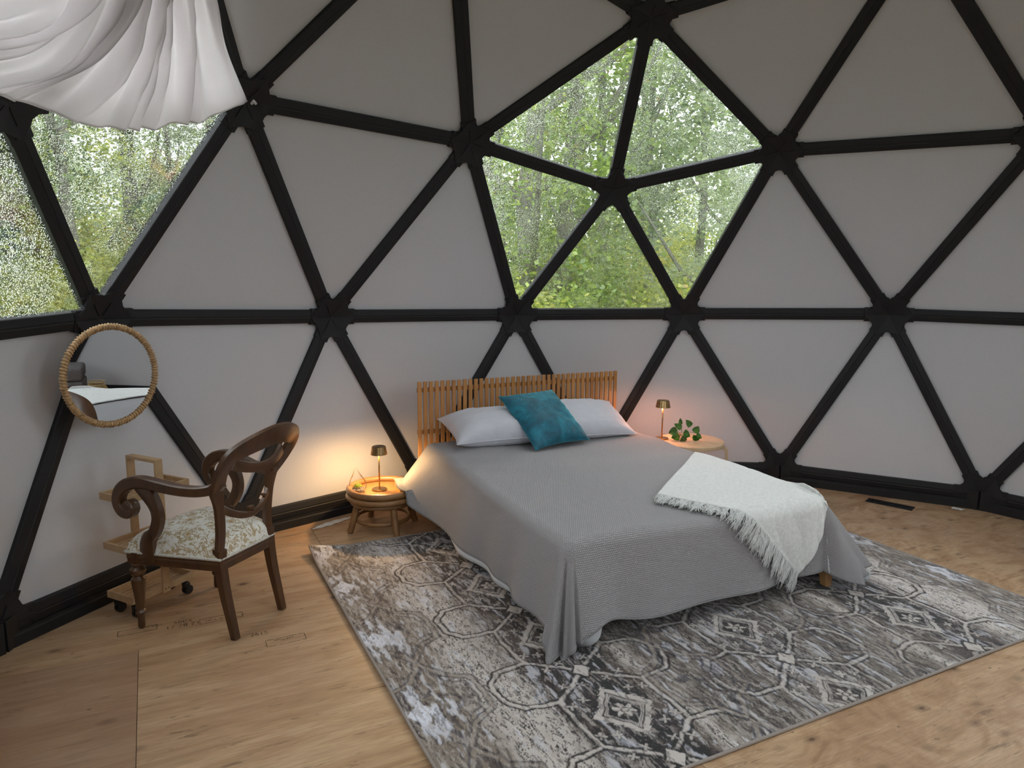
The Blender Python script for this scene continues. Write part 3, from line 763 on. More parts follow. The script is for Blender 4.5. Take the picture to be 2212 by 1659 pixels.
n = t.noise(v, 420, 2, 0.6); n2 = t.noise(t.coord('Object', (1, 1, 1)), 60, 3, 0.7)
c = t.mix(t.math('MULTIPLY', t.math('SUBTRACT', n, 0.30), 0.55), at.outputs['Color'], (0.02, 0.02, 0.025))
c = t.mix(t.math('MULTIPLY', t.math('SUBTRACT', n2, 0.5), 0.3), c, (0.6, 0.56, 0.52))
M_rug = t.done(t.bsdf(c, 0.75, normal=t.bump(n, 0.5, 0.002), Sheen_Weight=0.25, Sheen_Roughness=0.4))
rug = empty('area_rug', (0, 0, 0)); tag(rug, 'large grey and cream distressed patterned rug under the bed', 'rug')
addobj('pile', me, rug, M_rug)
M_rugedge = plain('rug_binding', (0.30, 0.26, 0.235), 0.8, nscale=300, namp=0.25, bump=0.5)
mb = MB()
def rq(p, q, z): return E1 * (RP0 + p) + E2 * (RQ0 + q) + Vector((0, 0, z))
def lift(p, q): return float(math.exp(-q / .10) * (0.004 + .004 * math.sin(p * 5) ** 2) + math.exp(-((RPL - p) ** 2 + q ** 2) / .02) * 0.03)
loop = []
for k in range(40): loop.append((RPL * k / 40, 0))
for k in range(40): loop.append((RPL, RQL * k / 40))
for k in range(40): loop.append((RPL * (1 - k / 40), RQL))
for k in range(40): loop.append((0, RQL * (1 - k / 40)))
mb.tube([rq(p, q, 0.0068 + lift(p, q)) for p, q in loop], 0.0062, 8, closed=True)
mb.build('binding', M_rugedge, rug, smooth=True)

# ------------------------------------------------------------------ bed
BO = Vector((2.716, 1.447, 0)); BA = Vector((-0.957, -0.29, 0)).normalized(); BW = Vector((-BA.y, BA.x, 0))   # s toward the foot, t toward the window-right side
BM = Matrix(((BA.x, BW.x, 0, BO.x), (BA.y, BW.y, 0, BO.y), (0, 0, 1, 0), (0, 0, 0, 1)))   # local x = s, y = t (mirrored frame is avoided below)
def B(s, t_, z): return BO + BA * s + BW * t_ + Vector((0, 0, z))
BWID = 1.60
M_oak = wood('oiled_eucalyptus', (0.34, 0.140, 0.040), (0.62, 0.30, 0.095), (9, 9, 1.6), 0.42, contrast=(0.25, 0.75), coat=0.15)
M_oakleg = wood('bed_leg_oak', (0.36, 0.18, 0.07), (0.58, 0.33, 0.14), (14, 14, 2), 0.45)
bed = empty('bed', B(1.0, BWID / 2, 0)); tag(bed, 'slatted oak bed standing on the patterned rug against the dome wall', 'bed')
BINV = Matrix.Translation(bed.location).inverted()
def bchild(mb, name, mat, parent=bed, **kw):
    if parent is bed: mb.v = [tuple(BINV @ Vector(q)) for q in mb.v]
    else: mb.v = [tuple(BINV @ Vector(q)) for q in mb.v]
    return mb.build(name, mat, parent, **kw)
Rb = Matrix((BA, BW, Vector((0, 0, 1)))).transposed()
# headboard: rails (own mesh) carrying 39 slats
mb = MB()
mb.box(B(-0.020, .795, .852), (0.016, 1.585, 0.030), Rb); mb.box(B(-0.020, .795, .56), (0.016, 1.585, 0.030), Rb); mb.box(B(0.012, .795, .66), (0.016, 1.585, 0.028), Rb) if False else None
hb = bchild(mb, 'headboard', M_oak, bevel=0.001)
NS = 39
for k in range(NS):
    tt = 0.014 + (1.576 - 0.014) * k / (NS - 1)
    zb = 0.0 if k in (0, 38) else (0.12 if k in (1, 37) else 0.30)
    mb = MB(); tilt = (rng.random() - .5) * 0.002
    mb.box(B(-0.001 + tilt, tt, (0.912 + zb) / 2 + rng.uniform(-.001, .001)), (0.013, 0.0265, 0.912 - zb), Rb)
    bchild(mb, 'slat', M_oak, hb, bevel=0.0012)
for t_ in (0.0, BWID):
    mb = MB(); mb.box(B(.99, t_ + (0.06 if t_ == 0 else -0.06), .235), (1.90, 0.028, .13), Rb); bchild(mb, 'side_rail', M_oak, bevel=0.003)
mb = MB(); mb.box(B(1.955, BWID / 2, .235), (0.028, BWID - 0.10, .13), Rb); bchild(mb, 'foot_rail', M_oak, bevel=0.003)
for s_, t_ in ((1.90, 0.13), (2.00, BWID + 0.020), (0.09, 0.05), (0.09, BWID - .05)):
    mb = MB(); zt = 0.30; vs_ = []
    lz0 = 0.012 if s_ > .4 else 0.0
    for z_, hw in ((lz0, 0.020), (zt, 0.040)):
        ox = 0.03 * (1 - z_ / zt) * (1 if s_ > 1 else -0.5)
        for a, b in ((-1, -1), (1, -1), (1, 1), (-1, 1)): vs_.append(B(s_ + ox + a * hw, t_ + b * hw, z_))
    mb.add(vs_, [(3, 2, 1, 0), (4, 5, 6, 7), (0, 1, 5, 4), (1, 2, 6, 5), (2, 3, 7, 6), (3, 0, 4, 7)])
    bchild(mb, 'leg', M_oakleg, bevel=0.003)
mb = MB()
for k in range(12): mb.box(B(0.12 + k * .165, BWID / 2, .295), (.07, BWID - .06, .016), Rb)
bchild(mb, 'base_slats', M_oakleg, kind='stuff')
M_sheet = plain('white_cotton', (0.72, 0.73, 0.76), 0.85, nscale=9, namp=0.03, bump=0.25, bdist=0.01, Sheen_Weight=0.2)
# mattress
def rounded_box(c, sx, sy, sz, r, R=None, n=5):
    bm = bmesh.new(); bmesh.ops.create_cube(bm, size=1.0)
    for v_ in bm.verts: v_.co = Vector((v_.co.x * sx, v_.co.y * sy, v_.co.z * sz))
    bmesh.ops.bevel(bm, geom=list(bm.edges), offset=r, segments=n, profile=0.5, affect='EDGES')
    if R is not None: bm.transform(R.to_4x4())
    bm.transform(Matrix.Translation(c)); me = bpy.data.meshes.new('rb'); bm.to_mesh(me); bm.free()
    me.polygons.foreach_set('use_smooth', [True] * len(me.polygons)); me.set_sharp_from_angle(angle=math.radians(50))
    return me
mt = addobj('mattress', rounded_box(B(1.045, BWID / 2, .395), 1.99, 1.54, .175, .045, Rb), None, M_sheet)
tag(mt, 'mattress in a white sheet under the grey bedspread', 'mattress')

ZT = 0.503
def lumps(s, t_):
    s = np.asarray(s); t_ = np.asarray(t_)
    L = 0.012 * np.sin(s * 3.1 + 1.2 * np.sin(t_ * 2.3)) * np.sin(t_ * 4.2 + .7) 
    L = L + 0.0055 * np.sin(s * 14 + 5 * t_ + 2 * np.sin(3 * t_)) * np.exp(-((s - .75) / .5) ** 2)
    L = L + 0.006 * np.exp(-(((s - .42) / .10) ** 2 + ((t_ - .40) / .32) ** 2)) + 0.004 * np.sin(s * 26 - t_ * 6) * np.exp(-((t_ - .15) / .2) ** 2) * np.exp(-((s - .6) / .35) ** 2)
    L = L - 0.0055 * np.cos(t_ * 9 - s * 2.5) * np.exp(-((s - 1.2) / .6) ** 2)
    return L
def drape(s, t_, lift=0.0):
    """cloth position over the mattress for flat-cloth coordinates (s, t)"""
    s = np.asarray(s, float); t_ = np.asarray(t_, float)
    S1 = 2.055; T0 = 0.005; T1 = BWID - .005; r = 0.055 + lift
    S1c = S1 - 0.055; T0c = T0 + .055; T1c = T1 - .055
    ds = np.maximum(0, s - S1c); dt = np.where(t_ < T0c, t_ - T0c, np.where(t_ > T1c, t_ - T1c, 0))
    d = np.hypot(ds, dt) + 1e-9; ns = ds / d; ntt = dt / d
    th = np.arctan2(ds, np.abs(dt))                    # 0 = side, pi/2 = foot
    corner = np.sin(2 * th) * (d > 1e-6)               # 1 at the corner diagonal
    left = (dt < 0) | ((dt == 0) & (t_ < BWID / 2))
    # outward lean of the hanging part
    head = np.exp(-(np.clip(s - .05, 0, 9) / .55) ** 2)
    fl_left = 0.12 + 0.62 * np.exp(-((s - .28) / .34) ** 2)
    fl_right = 0.08 + 0.46 * np.clip((s - 1.2) / .8, 0, 1) ** 1.5
    fl_side = np.where(left, fl_left, fl_right); fl_foot = 0.10 + 0.05 * np.sin(t_ * 3.0 + 1)
    fl = fl_side * np.cos(th) ** 2 + fl_foot * np.sin(th) ** 2 
    fl = fl + corner * np.where(left, 0.10, 0.12) * (d > 1e-6)
    fl = np.clip(fl, 0, .80)
    arc = r * PI / 2; a = np.minimum(d / r, PI / 2 - np.arcsin(fl) * .98)
    da = a * r; rest = np.maximum(0, d - da)
    dirx = np.cos(a); dirz = np.sin(a)                   # slope direction after rounding
    out = r * np.sin(a) + rest * dirx; dn = r * (1 - np.cos(a)) + rest * dirz
    # folds grow with the hanging length
    per = np.where(ds > 0, t_ * np.sin(th), 0) + s * np.cos(th)
    amp = np.clip(rest, 0, .6) * 0.068 * (1 + 0.9 * corner)
    fold = np.sin(per * 15 + 1.5 * np.sin(per * 4) + th * 3.0 + .5) * .55 + np.sin(per * 7.3 + 1) * .6
    cf = corner * (np.sin(th * 6 + np.where(left, 5.2, 1.9)) + .5) * np.clip(rest, 0, .6) * np.where(left, .075, .045)
    out = out + amp * fold + cf
    z = ZT + lift - dn
    fz = 0.018 + lift
    under = np.minimum(z - fz, 0); z = np.maximum(z, fz); out = out - under * .65
    bs = np.minimum(s, S1c); bt = np.clip(t_, T0c, T1c)
    S = bs + ns * out; T = bt + ntt * out
    z = z + lumps(s, t_) * np.exp(-(d / .10) ** 2)
    return S, T, z
def to_world(S, T, z): return np.stack([BO.x + BA.x * S + BW.x * T, BO.y + BA.y * S + BW.y * T, z], -1)
# bedspread cloth grid
ns_, nt_ = 260, 250
s0 = 0.10
smax = 2.055 + .392; tmin = -.375; tmax = BWID + .44
su = np.linspace(0, 1, ns_); tv = np.linspace(0, 1, nt_)
SU, TV = np.meshgrid(su, tv, indexing='ij')
Tc = tmin + (tmax - tmin) * TV
Sc = s0 + .02 * np.sin(TV * 7) + (smax - s0) * SU + SU ** 6 * (0.012 * np.sin(TV * 9 + 1) - .035 * np.exp(-((TV - .80) / .09) ** 2) - .02 * np.exp(-((TV - .28) / .08) ** 2) - .05 * np.exp(-((TV - .235) / .05) ** 2))
Tc = Tc + np.where(TV < .5, (1 - 2 * TV) ** 6 * (.05 * np.exp(-(SU / .22) ** 2) ), 0)
_a = np.clip((Sc - 2.0) / (smax - 2.0), 0, 1); _b = np.maximum(np.clip((0 - Tc) / -tmin, 0, 1), np.clip((Tc - BWID) / (tmax - BWID), 0, 1)); _k = 1 - np.where(Tc > BWID / 2, .26, .07) * (_a * _b) ** 1.5
Sc = np.where(Sc > 2.0, 2.0 + (Sc - 2.0) * _k, Sc); Tc = np.where(Tc < 0, Tc * _k, np.where(Tc > BWID, BWID + (Tc - BWID) * _k, Tc))
S_, T_, Z_ = drape(Sc, Tc)
# near the head the hem rests on the rattan table
Wp = to_world(S_, T_, Z_)
for it in range(1):
    cx, cy = 2.45, 1.68
    dx = Wp[..., 0] - cx; dy = Wp[..., 1] - cy; rr_ = np.hypot(dx, dy); inside = (rr_ < .245) & (Wp[..., 2] < .292)
    Wp[..., 2] = np.where(inside, .292, Wp[..., 2])
mb = MB(); mb.grid(Wp); me = mb.mesh('bedspread', smooth='all', recalc=False)
uvl = me.uv_layers.new(name='UVMap'); li = np.empty(len(me.loops), int); me.loops.foreach_get('vertex_index', li)
uvs = np.stack([Tc.ravel(), Sc.ravel()], 1)[li]; uvl.data.foreach_set('uv', uvs.astype(np.float32).ravel())
def quilt(name, col, cell=0.0100, strength=1.0):
    t = NT(name); tcn = t.N('TexCoord'); br = t.N('TexBrick')
    br.offset = 0.5; br.offset_frequency = 2
    br.inputs['Scale'].default_value = 1.0; br.inputs['Mortar Size'].default_value = cell * .13; br.inputs['Mortar Smooth'].default_value = 1.0
    br.inputs['Brick Width'].default_value = cell; br.inputs['Row Height'].default_value = cell * .92
    wv = t.noise(tcn.outputs['UV'], 9, 2); 
    vm = t.N('VectorMath', operation='ADD'); t.L(tcn.outputs['UV'], vm.inputs[0])
    nn = t.N('TexNoise', i_Scale=22.0, i_Detail=2.0); t.L(tcn.outputs['UV'], nn.inputs['Vector'])
    sc = t.N('VectorMath', operation='SCALE'); t.L(nn.outputs['Color'], sc.inputs[0]); sc.inputs['Scale'].default_value = 0.007
    t.L(sc.outputs[0], vm.inputs[1]); t.L(vm.outputs[0], br.inputs['Vector'])
    fac = br.outputs['Fac']; big = t.noise(tcn.outputs['UV'], 30, 3, .6); fine = t.noise(tcn.outputs['UV'], 500, 2)
    c = t.mix(t.math('MULTIPLY', fac, 0.62), col, tuple(x * .40 for x in col)); c = t.mix(t.math('MULTIPLY', big, .12), c, tuple(min(1, x * 1.3) for x in col))
    hgt = t.math('ADD', t.math('MULTIPLY', fac, -1.0), t.math('ADD', t.math('MULTIPLY', big, .5), t.math('MULTIPLY', fine, .12)))
    return t, c, t.bump(hgt, strength, 0.003)
t, c, bn = quilt('grey_quilted_cotton', (0.385, 0.370, 0.380))
back = t.N('NewGeometry'); cc = t.mix(back.outputs['Backfacing'], c, (0.62, 0.64, 0.66)) if False else c
M_quilt = t.done(t.bsdf(cc, 0.9, normal=bn, Sheen_Weight=0.15))
M_lining = plain('white_lining', (0.62, 0.64, 0.66), 0.85, nscale=14, namp=.03, bump=.2, bdist=.006)
sprd = addobj('bedspread', me, None, [M_quilt, M_lining]); tag(sprd, 'grey quilted bedspread hanging over the sides of the bed', 'bedspread')
if me.polygons[(ns_ // 2) * (nt_ - 1) + nt_ // 2].normal.z < 0: me.flip_normals()
so = sprd.modifiers.new('thick', 'SOLIDIFY'); so.thickness = 0.006; so.offset = -1; so.material_offset = 1; so.material_offset_rim = 0
# white flat sheet whose edge shows below the spread on the left
su2 = np.linspace(.80, 1.78, 70); tv2 = np.linspace(-.20, -.397, 10); A2, B2 = np.meshgrid(su2, tv2, indexing='ij')
B2 = B2 + (B2 < -.37) * (np.clip((A2 - 1.5) / .28, 0, 1) * .05 + np.clip((.95 - A2) / .15, 0, 1) * .03)
S2, T2, Z2 = drape(A2, B2, -.010); W2_ = to_world(S2, T2, Z2)
mb = MB(); mb.grid(W2_); sh_ = mb.build('flat_sheet', M_sheet, smooth='all', recalc=False); tag(sh_, 'white flat sheet edge hanging just below the grey bedspread on the left side', 'sheet')
so = sh_.modifiers.new('thick', 'SOLIDIFY'); so.thickness = 0.003
# hem piping along the edge of the spread
edge_pts = [Wp[i, 0] for i in range(0, ns_, 2)] + [Wp[-1, j] for j in range(0, nt_, 2)] + [Wp[i, -1] for i in range(ns_ - 1, -1, -2)]
mb = MB(); mb.tube([Vector(p) for p in edge_pts], 0.0042, 6)
t2_ = plain('grey_binding', (0.21, 0.205, 0.21), .9, nscale=200, namp=.2)
mb.build('hem_binding', t2_, sprd, smooth=True)

# turned-back corners of the white lining showing under the hem
for c4 in ([(.018, .068), (.185, .140), (.178, .066), (.100, .017), (.036, .030)], [(1.715, .112), (1.855, .085), (1.850, .034), (1.805, .022), (1.76, .05)]):
    n_ = len(c4); mb = MB(); cs = (sum(q[0] for q in c4) / n_, sum(q[1] for q in c4) / n_); vs_ = [B(2.075 if c4[0][0] < 1 else 2.085, *cs)]; ring_ = []
    for q in catmull([(a, b, 0) for a, b in c4], 5, closed=True): ring_.append(B((2.065 if c4[0][0] < 1 else 2.075) + .03 * math.sin((q[0] - cs[0]) * 30) - .05 * (q[1] > .06) * (q[1] - .06) * 10 * .2, q[0], q[1]))
    vs_ += ring_; nr_ = len(ring_); mb.add(vs_, [(0, 1 + k, 1 + (k + 1) % nr_) for k in range(nr_)])
    lf_ = mb.build('lining_flap', M_lining, sprd, smooth='all', label='white lining corner showing under the hem'); so = lf_.modifiers.new('thick', 'SOLIDIFY'); so.thickness = .005

# ------------------------------------------------------------------ white throw with fringe
A_, D_, E_, C_ = np.array([1.06, 1.50]), np.array([1.68, .76]), np.array([2.42, 1.37]), np.array([1.98, 1.53])
def throw_st(u, v):
    u = u[..., None]; v = v[..., None]
    P = A_ * (1 - u) * (1 - v) + D_ * u * (1 - v) + C_ * (1 - u) * v + E_ * u * v
    bulge = 4 * v * (1 - v) * (1 - u); P = P + bulge * np.array([-.02, .10])
    P = P + 4 * u * (1 - u) * v * np.array([.03, .05])
    P = P + 4 * v * (1 - v) * u * np.array([.02, -.03])
    return P
nu, nv = 110, 120
u_, v_ = np.meshgrid(np.linspace(0, 1, nu), np.linspace(0, 1, nv), indexing='ij')
st_ = throw_st(u_, v_)
lift_ = 0.012
def throw_pos(u, v, lift=0.014):
    st_ = throw_st(u, v); S, T, z = drape(st_[..., 0], st_[..., 1], lift)
    W_ = to_world(S, T, z)
    wr = 0.006 * np.sin(u * 9 + v * 14 + 2 * np.sin(v * 6)) * v * (1 - v * .8) + 0.004 * np.sin(u * 24 - v * 9 + 3 * np.sin(u * 5)) * (.3 + v) + 0.006 * (nrs_noise(u * 6, v * 6))
    roll = 0.016 * np.exp(-(u / .07) ** 2) * (v > .2) * np.minimum(1, (v - .2) * 4)
    n = np.stack([np.full_like(wr, BA.x) * np.clip((st_[..., 0] - 2.0) * 6, 0, 1), np.full_like(wr, BA.y) * np.clip((st_[..., 0] - 2.0) * 6, 0, 1), 1 - .8 * np.clip((st_[..., 0] - 2.0) * 6, 0, 1)], -1)
    return W_ + n * (np.abs(wr) + roll + .002)[..., None]
def nrs_noise(a, b): return vnoise(a + 3, b + 3, 1.0, 1.0, 77) - .5 + (vnoise(a + 3, b + 3, 3.0, 3.0, 78) - .5) * .5
TP = throw_pos(u_, v_)
th = empty('throw_blanket', tuple(TP[nu // 2, nv // 2])); tag(th, 'white woolly fringed throw draped over the foot corner of the bed', 'blanket')
mb = MB(); mb.grid(TP - np.array(th.location)); me = mb.mesh('cloth', smooth='all', recalc=False)
t = NT('white_wool'); v = t.coord('Object'); n = t.noise(v, 55, 5, .7); n2 = t.noise(v, 240, 3, .6); wv = t.noise(t.coord('Object', (1, 1, 1), (0, 0, .6)), 120, 2)
c = t.ramp(n, [(0.3, (0.70, 0.71, 0.695)), (0.65, (0.86, 0.865, 0.85))])
M_wool = t.done(t.bsdf(c, 0.95, normal=t.bump(t.math('ADD', n, t.math('MULTIPLY', n2, .6)), 0.8, 0.006), Sheen_Weight=0.4))
cl = addobj('cloth', me, th, M_wool)
so = cl.modifiers.new('thick', 'SOLIDIFY'); so.thickness = 0.010; so.offset = -0.6
mb = MB(); NF = 1100
loc = np.array(th.location)
fr_ = np.sort(nrs.rand(NF))
base_u = np.ones(NF) * .995; 
st_a = throw_st(base_u, fr_); 
for k in range(NF):
    L = 0.105 * (0.65 + .55 * nrs.rand()); 
    p2 = throw_st(np.array(.9), np.array(fr_[k]))[...]; q2 = throw_st(np.array(1.0), np.array(fr_[k]))
    dirn = (q2 - p2) / (np.linalg.norm(q2 - p2) + 1e-9)
    grav = np.clip((q2[0] - 1.95) * 5, 0, 1); dirn = dirn * (1 - .45 * grav) + np.array([1, 0.05]) * .55 * grav; dirn /= np.linalg.norm(dirn)
    cl_ = math.sin(fr_[k] * 160) * .012 + math.sin(fr_[k] * 67) * .010; w1 = (nrs.rand(2) - .5) * .018 + cl_ * np.array([.5, 1]); w2 = (nrs.rand(2) - .5) * .034 + 1.6 * cl_ * np.array([.5, 1])
    pts_st = [q2 - dirn * .01, q2 + dirn * L * .35 + w1 * .6, q2 + dirn * L * .7 + w1 + w2 * .3, q2 + dirn * L + w2]
    pts = []
    for j, ps in enumerate(pts_st):
        S, T, z = drape(ps[0], ps[1], .012 + nrs.rand() * .012 * (1 if j else .5)); pts.append(to_world(S, T, z) - loc)
    r_ = .0016 + .0012 * nrs.rand()
    mb.tube([Vector(p) for p in catmull(pts, 2)], 1.0, 3, rs=[r_] * 6 + [r_ * .5])
mb.build('fringe', M_wool, th, smooth='all', kind='stuff', recalc=False)

# ------------------------------------------------------------------ pillows and cushion
def cushion(a, b, h, seed, pinch=.06, wr=.01, n=46, pw=2.4, edge=.006):
    u = np.linspace(-1, 1, n); Uu, Vv = np.meshgrid(u, u, indexing='ij')
    k = 1 - pinch * (np.abs(Vv) ** 0 * (1 - Vv ** 2)) * np.abs(Uu) ** 2; k2 = 1 - pinch * (1 - Uu ** 2) * np.abs(Vv) ** 2
    X = Uu * a * k; Y = Vv * b * k2
    H = h * (np.clip(1 - np.abs(Uu) ** pw, 0, 1) ** .55) * (np.clip(1 - np.abs(Vv) ** pw, 0, 1) ** .55)
    w_ = (fnoise(Uu + 2, Vv + 2, 2.0, 3.0, seed, 3) - .5) * wr * 2
    ang = np.arctan2(Vv, Uu); rad = np.hypot(Uu, Vv)
    w_ = w_ + wr * .5 * np.sin(ang * 23 + seed) * np.clip(rad - .55, 0, .5) * 2 * np.clip(1.25 - rad, 0, 1) 
    env = np.clip(H / h * 2, 0, 1)
    top = np.stack([X, Y, H + edge / 2 + w_ * env], -1); bot = np.stack([X, Y, -H * .75 - edge / 2 + w_ * env * .5], -1)
    mb = MB(); mb.grid(top); mb.grid(bot[::-1]); 
    def strip(A, Bq): 
        g_ = np.stack([A, Bq], 0); mb.grid(g_)
    strip(top[0], bot[0]); strip(top[-1], bot[-1]); strip(top[:, 0], bot[:, 0]); strip(top[:, -1], bot[:, -1])
    return mb, top
def place(name, mb, mat, M4, label, cat, group=None, piping=None, pmat=None, tops=None):
    me = mb.mesh(name, smooth='all', recalc=False)
    bm = bmesh.new(); bm.from_mesh(me); bmesh.ops.remove_doubles(bm, verts=bm.verts, dist=.0004); bmesh.ops.recalc_face_normals(bm, faces=bm.faces); bm.to_mesh(me); bm.free()
    me.polygons.foreach_set('use_smooth', [True] * len(me.polygons))
    o = addobj(name, me, None, mat); o.matrix_world = M4; tag(o, label, cat, group)
    if piping is not None:
        b2 = MB(); b2.tube([Vector(p) for p in piping], .0035, 6, closed=True); b2.build('piping', pmat or mat, o, smooth='all')
    return o
def rim(top, off): 
    P = np.concatenate([top[:-1, 0], top[-1, :-1], top[:0:-1, -1], top[0, :0:-1]]); P = P.copy(); P[:, 2] -= off; return P
M_pillow = plain('pillowcase_cotton', (0.60, 0.60, 0.655), 0.85, nscale=9, namp=0.03, bump=0.7, bdist=0.01, Sheen_Weight=0.2)
def frame(center, xdir, nrm):
    xd = Vector(xdir).normalized(); z = Vector(nrm).normalized(); y = z.cross(xd).normalized(); xd = y.cross(z)
    return Matrix(((xd.x, y.x, z.x, center[0]), (xd.y, y.y, z.y, center[1]), (xd.z, y.z, z.z, center[2]), (0, 0, 0, 1)))
up = Vector((0, 0, 1))
PB = 0
mb, tp_ = cushion(.34, .215, .125, 3, wr=.016, pinch=.10)
n_ = (up * .97 + BA * .20)
place('pillow', mb, M_pillow, frame(B(.235, .468, .605), BW + BA * .03 + up * .0, n_), 'pale grey pillow at the left of the headboard, half behind the teal cushion', 'pillow', 'pillows against the headboard', rim(tp_, .003))
mb, tp_ = cushion(.34, .225, .10, 8, wr=.014, pinch=.09)
place('pillow', mb, M_pillow, frame(B(.215, 1.16, .607), BW + BA * .06, (up * .90 + BA * .36)), 'pale grey pillow on the right side of the bed beside the teal cushion', 'pillow', 'pillows against the headboard', rim(tp_, .003))
t = NT('teal_velvet'); v = t.coord('Object'); n = t.noise(v, 9, 5, .65, .8); n2 = t.noise(v, 300, 2)
c = t.ramp(n, [(0.32, (0.002, 0.062, 0.10)), (0.52, (0.003, 0.125, 0.19)), (0.7, (0.012, 0.24, 0.33))])
M_teal = t.done(t.bsdf(c, 0.6, normal=t.bump(t.math('ADD', n, t.math('MULTIPLY', n2, .15)), .5, .006), Sheen_Weight=0.9, Sheen_Roughness=0.35, Sheen_Tint=(0.25, 0.8, 0.9, 1)))
t = NT('piping_green'); M_pipe = t.done(t.bsdf((0.10, 0.20, 0.10), .7))
mb, tp_ = cushion(.245, .245, .095, 15, pinch=.10, wr=.012, pw=2.2)
c1_ = B(.47, .575, .52); c2_ = B(.33, 1.115, .52)
xd = (c2_ - c1_).normalized(); nn_ = (BA * .62 + up * .80); 
mid_ = (c1_ + c2_) / 2; yy = nn_.normalized().cross(xd)
if yy.z < 0: yy = -yy
place('cushion', mb, M_teal, frame(mid_ * 1.0 + yy * .222 + Vector((0, 0, -.044)) + nn_.normalized() * .078 + BW * -.016 + BA * .075, xd, xd.cross(yy) if xd.cross(yy).dot(nn_) > 0 else yy.cross(xd)), 'square teal velvet cushion leaning on the two pale pillows', 'cushion', None, rim(tp_, .003), M_teal)

# ------------------------------------------------------------------ rattan bedside table (left)
M_rattan = wood('rattan_pole', (0.16, 0.068, 0.022), (0.36, 0.185, 0.07), (5, 5, 5), 0.42, contrast=(0.25, 0.7), coat=0.3, bump=.25)
M_tabletop = wood('rattan_table_top', (0.24, 0.11, 0.04), (0.36, 0.19, 0.075), (3, 60, 3), 0.45, rot=(0, 0, .7))
TX, TY = 2.45, 1.68
rt = empty('rattan_side_table', (TX, TY, 0)); tag(rt, 'low round rattan side table at the left side of the bed', 'table')
def ring(r, z, n=48, jit=.0): return [(r * math.cos(2 * PI * k / n), r * math.sin(2 * PI * k / n), z + jit * math.sin(k * 1.7)) for k in range(n)]
for r, z, tr_ in ((.212, .262, .021), (.217, .222, .0195), (.195, .188, .016)):
    mb = MB(); mb.tube(ring(r, z, 48, .0006), tr_, 12, closed=True); mb.build('rim_pole', M_rattan, rt, smooth='all')
mb = MB(); mb.lathe([(0, .238), (.205, .238), (.205, .248), (0, .248)], 48); mb.build('tabletop', M_tabletop, rt)
for a in (0.42, 2.0, 3.56, 5.13):
    d = Vector((math.cos(a), math.sin(a), 0)); mb = MB()
    pts = [d * .172 + up * .185, d * .195 + up * .10, d * .225 + up * .004]
    mb.tube([Vector(q) for q in catmull(pts, 4)], 1.0, 12, rs=[.0215] * 4 + [.021] * 2 + [.0205] * 2 + [.0195]); mb.build('leg', M_rattan, rt, smooth=True)
mb = MB(); mb.tube(ring(.172, .072, 48, .001), .0135, 10, closed=True); mb.build('stretcher_ring', M_rattan, rt, smooth='all')
# lamp builder
M_brass = NT('brushed_brass'); _t = M_brass; n = _t.noise(_t.coord('Object', (160, 160, 6)), 3, 2)
M_brass = _t.done(_t.bsdf((0.42, 0.27, 0.12), _t.ramp(n, [(.3, (.24,) * 3), (.7, (.36,) * 3)]), 1.0))
def lamp(loc, label, glow, power, tint):
    e = empty('table_lamp', loc); tag(e, label, 'lamp', 'small brass table lamps beside the bed')
    mb = MB(); mb.lathe([(0, 0), (.047, 0), (.049, .002), (.049, .008), (.047, .010), (.006, .0115), (0, .0115)], 40); mb.build('base', M_brass, e, smooth=True)
    mb = MB(); mb.lathe([(.0052, .011), (.0052, .262)], 16); mb.build('pole', M_brass, e, smooth='all')
    mb = MB(); mb.lathe([(0, .290), (.041, .290), (.0445, .288), (.0535, .238), (.0520, .238), (.0430, .284), (0, .286)], 40); mb.build('lamp_shade', M_brass, e, smooth=True)
    tE = NT('lamp_glow'); em = tE.N('Emission'); em.inputs[0].default_value = (*tint, 1); em.inputs[1].default_value = glow; mE = tE.done(em.outputs[0])
    mb = MB(); mb.lathe([(0.008, .262), (.040, .262), (.040, .266), (0.008, .266)], 32); mb.build('diffuser', mE, e)
    ld = bpy.data.lights.new('lamp_light', 'POINT'); ld.energy = power; ld.color = tint; ld.shadow_soft_size = 0.012
    for a in range(1):
        lo = bpy.data.objects.new('lamp_light', ld); COL.objects.link(lo); lo.parent = e; lo.location = (0.018, 0.018, .240)
    return e
lamp((2.455, 1.700, .248), 'small brass table lamp on the low rattan table, shining yellow', 14, 10.5, (1.0, 0.60, 0.25))
# terrarium
tt_ = empty('terrarium', (2.425, 1.835, .248)); tag(tt_, 'teardrop glass terrarium with moss on the rattan table', 'terrarium')
prof = [(0.0, .0), (.026, .001), (.046, .014), (.055, .036), (.054, .058), (.046, .082), (.033, .104), (.020, .126), (.011, .144), (.004, .160), (0, .163)]
pr_ = catmull([(a, b, 0) for a, b in prof], 4); mb = MB(); mb.lathe([(max(0, q[0]), q[1]) for q in pr_], 40)
vs2 = []
for x_, y_, z_ in mb.v: vs2.append((x_ + .0, y_ - .22 * max(0, z_ - .05) ** 1.3 * -1, z_))
mb.v = vs2; mb.build('glass_globe', M_thin, tt_, smooth='all')
mb = MB(); mb.tube([(.030 * math.cos(k * 2 * PI / 24) * 1.0 - .015, -.036 + .012 * math.cos(k * 2 * PI / 24), .058 + .034 * math.sin(k * 2 * PI / 24)) for k in range(24)], .0016, 6, closed=True); mb.build('opening_rim', M_thin, tt_, smooth='all')
M_moss = plain('moss', (0.20, 0.26, 0.03), .95, nscale=200, namp=.6, bump=1, bdist=.004); M_gravel = plain('pale_gravel', (0.42, 0.36, 0.28), .9, nscale=150, namp=.4)
mb = MB(); rr = random.Random(3)
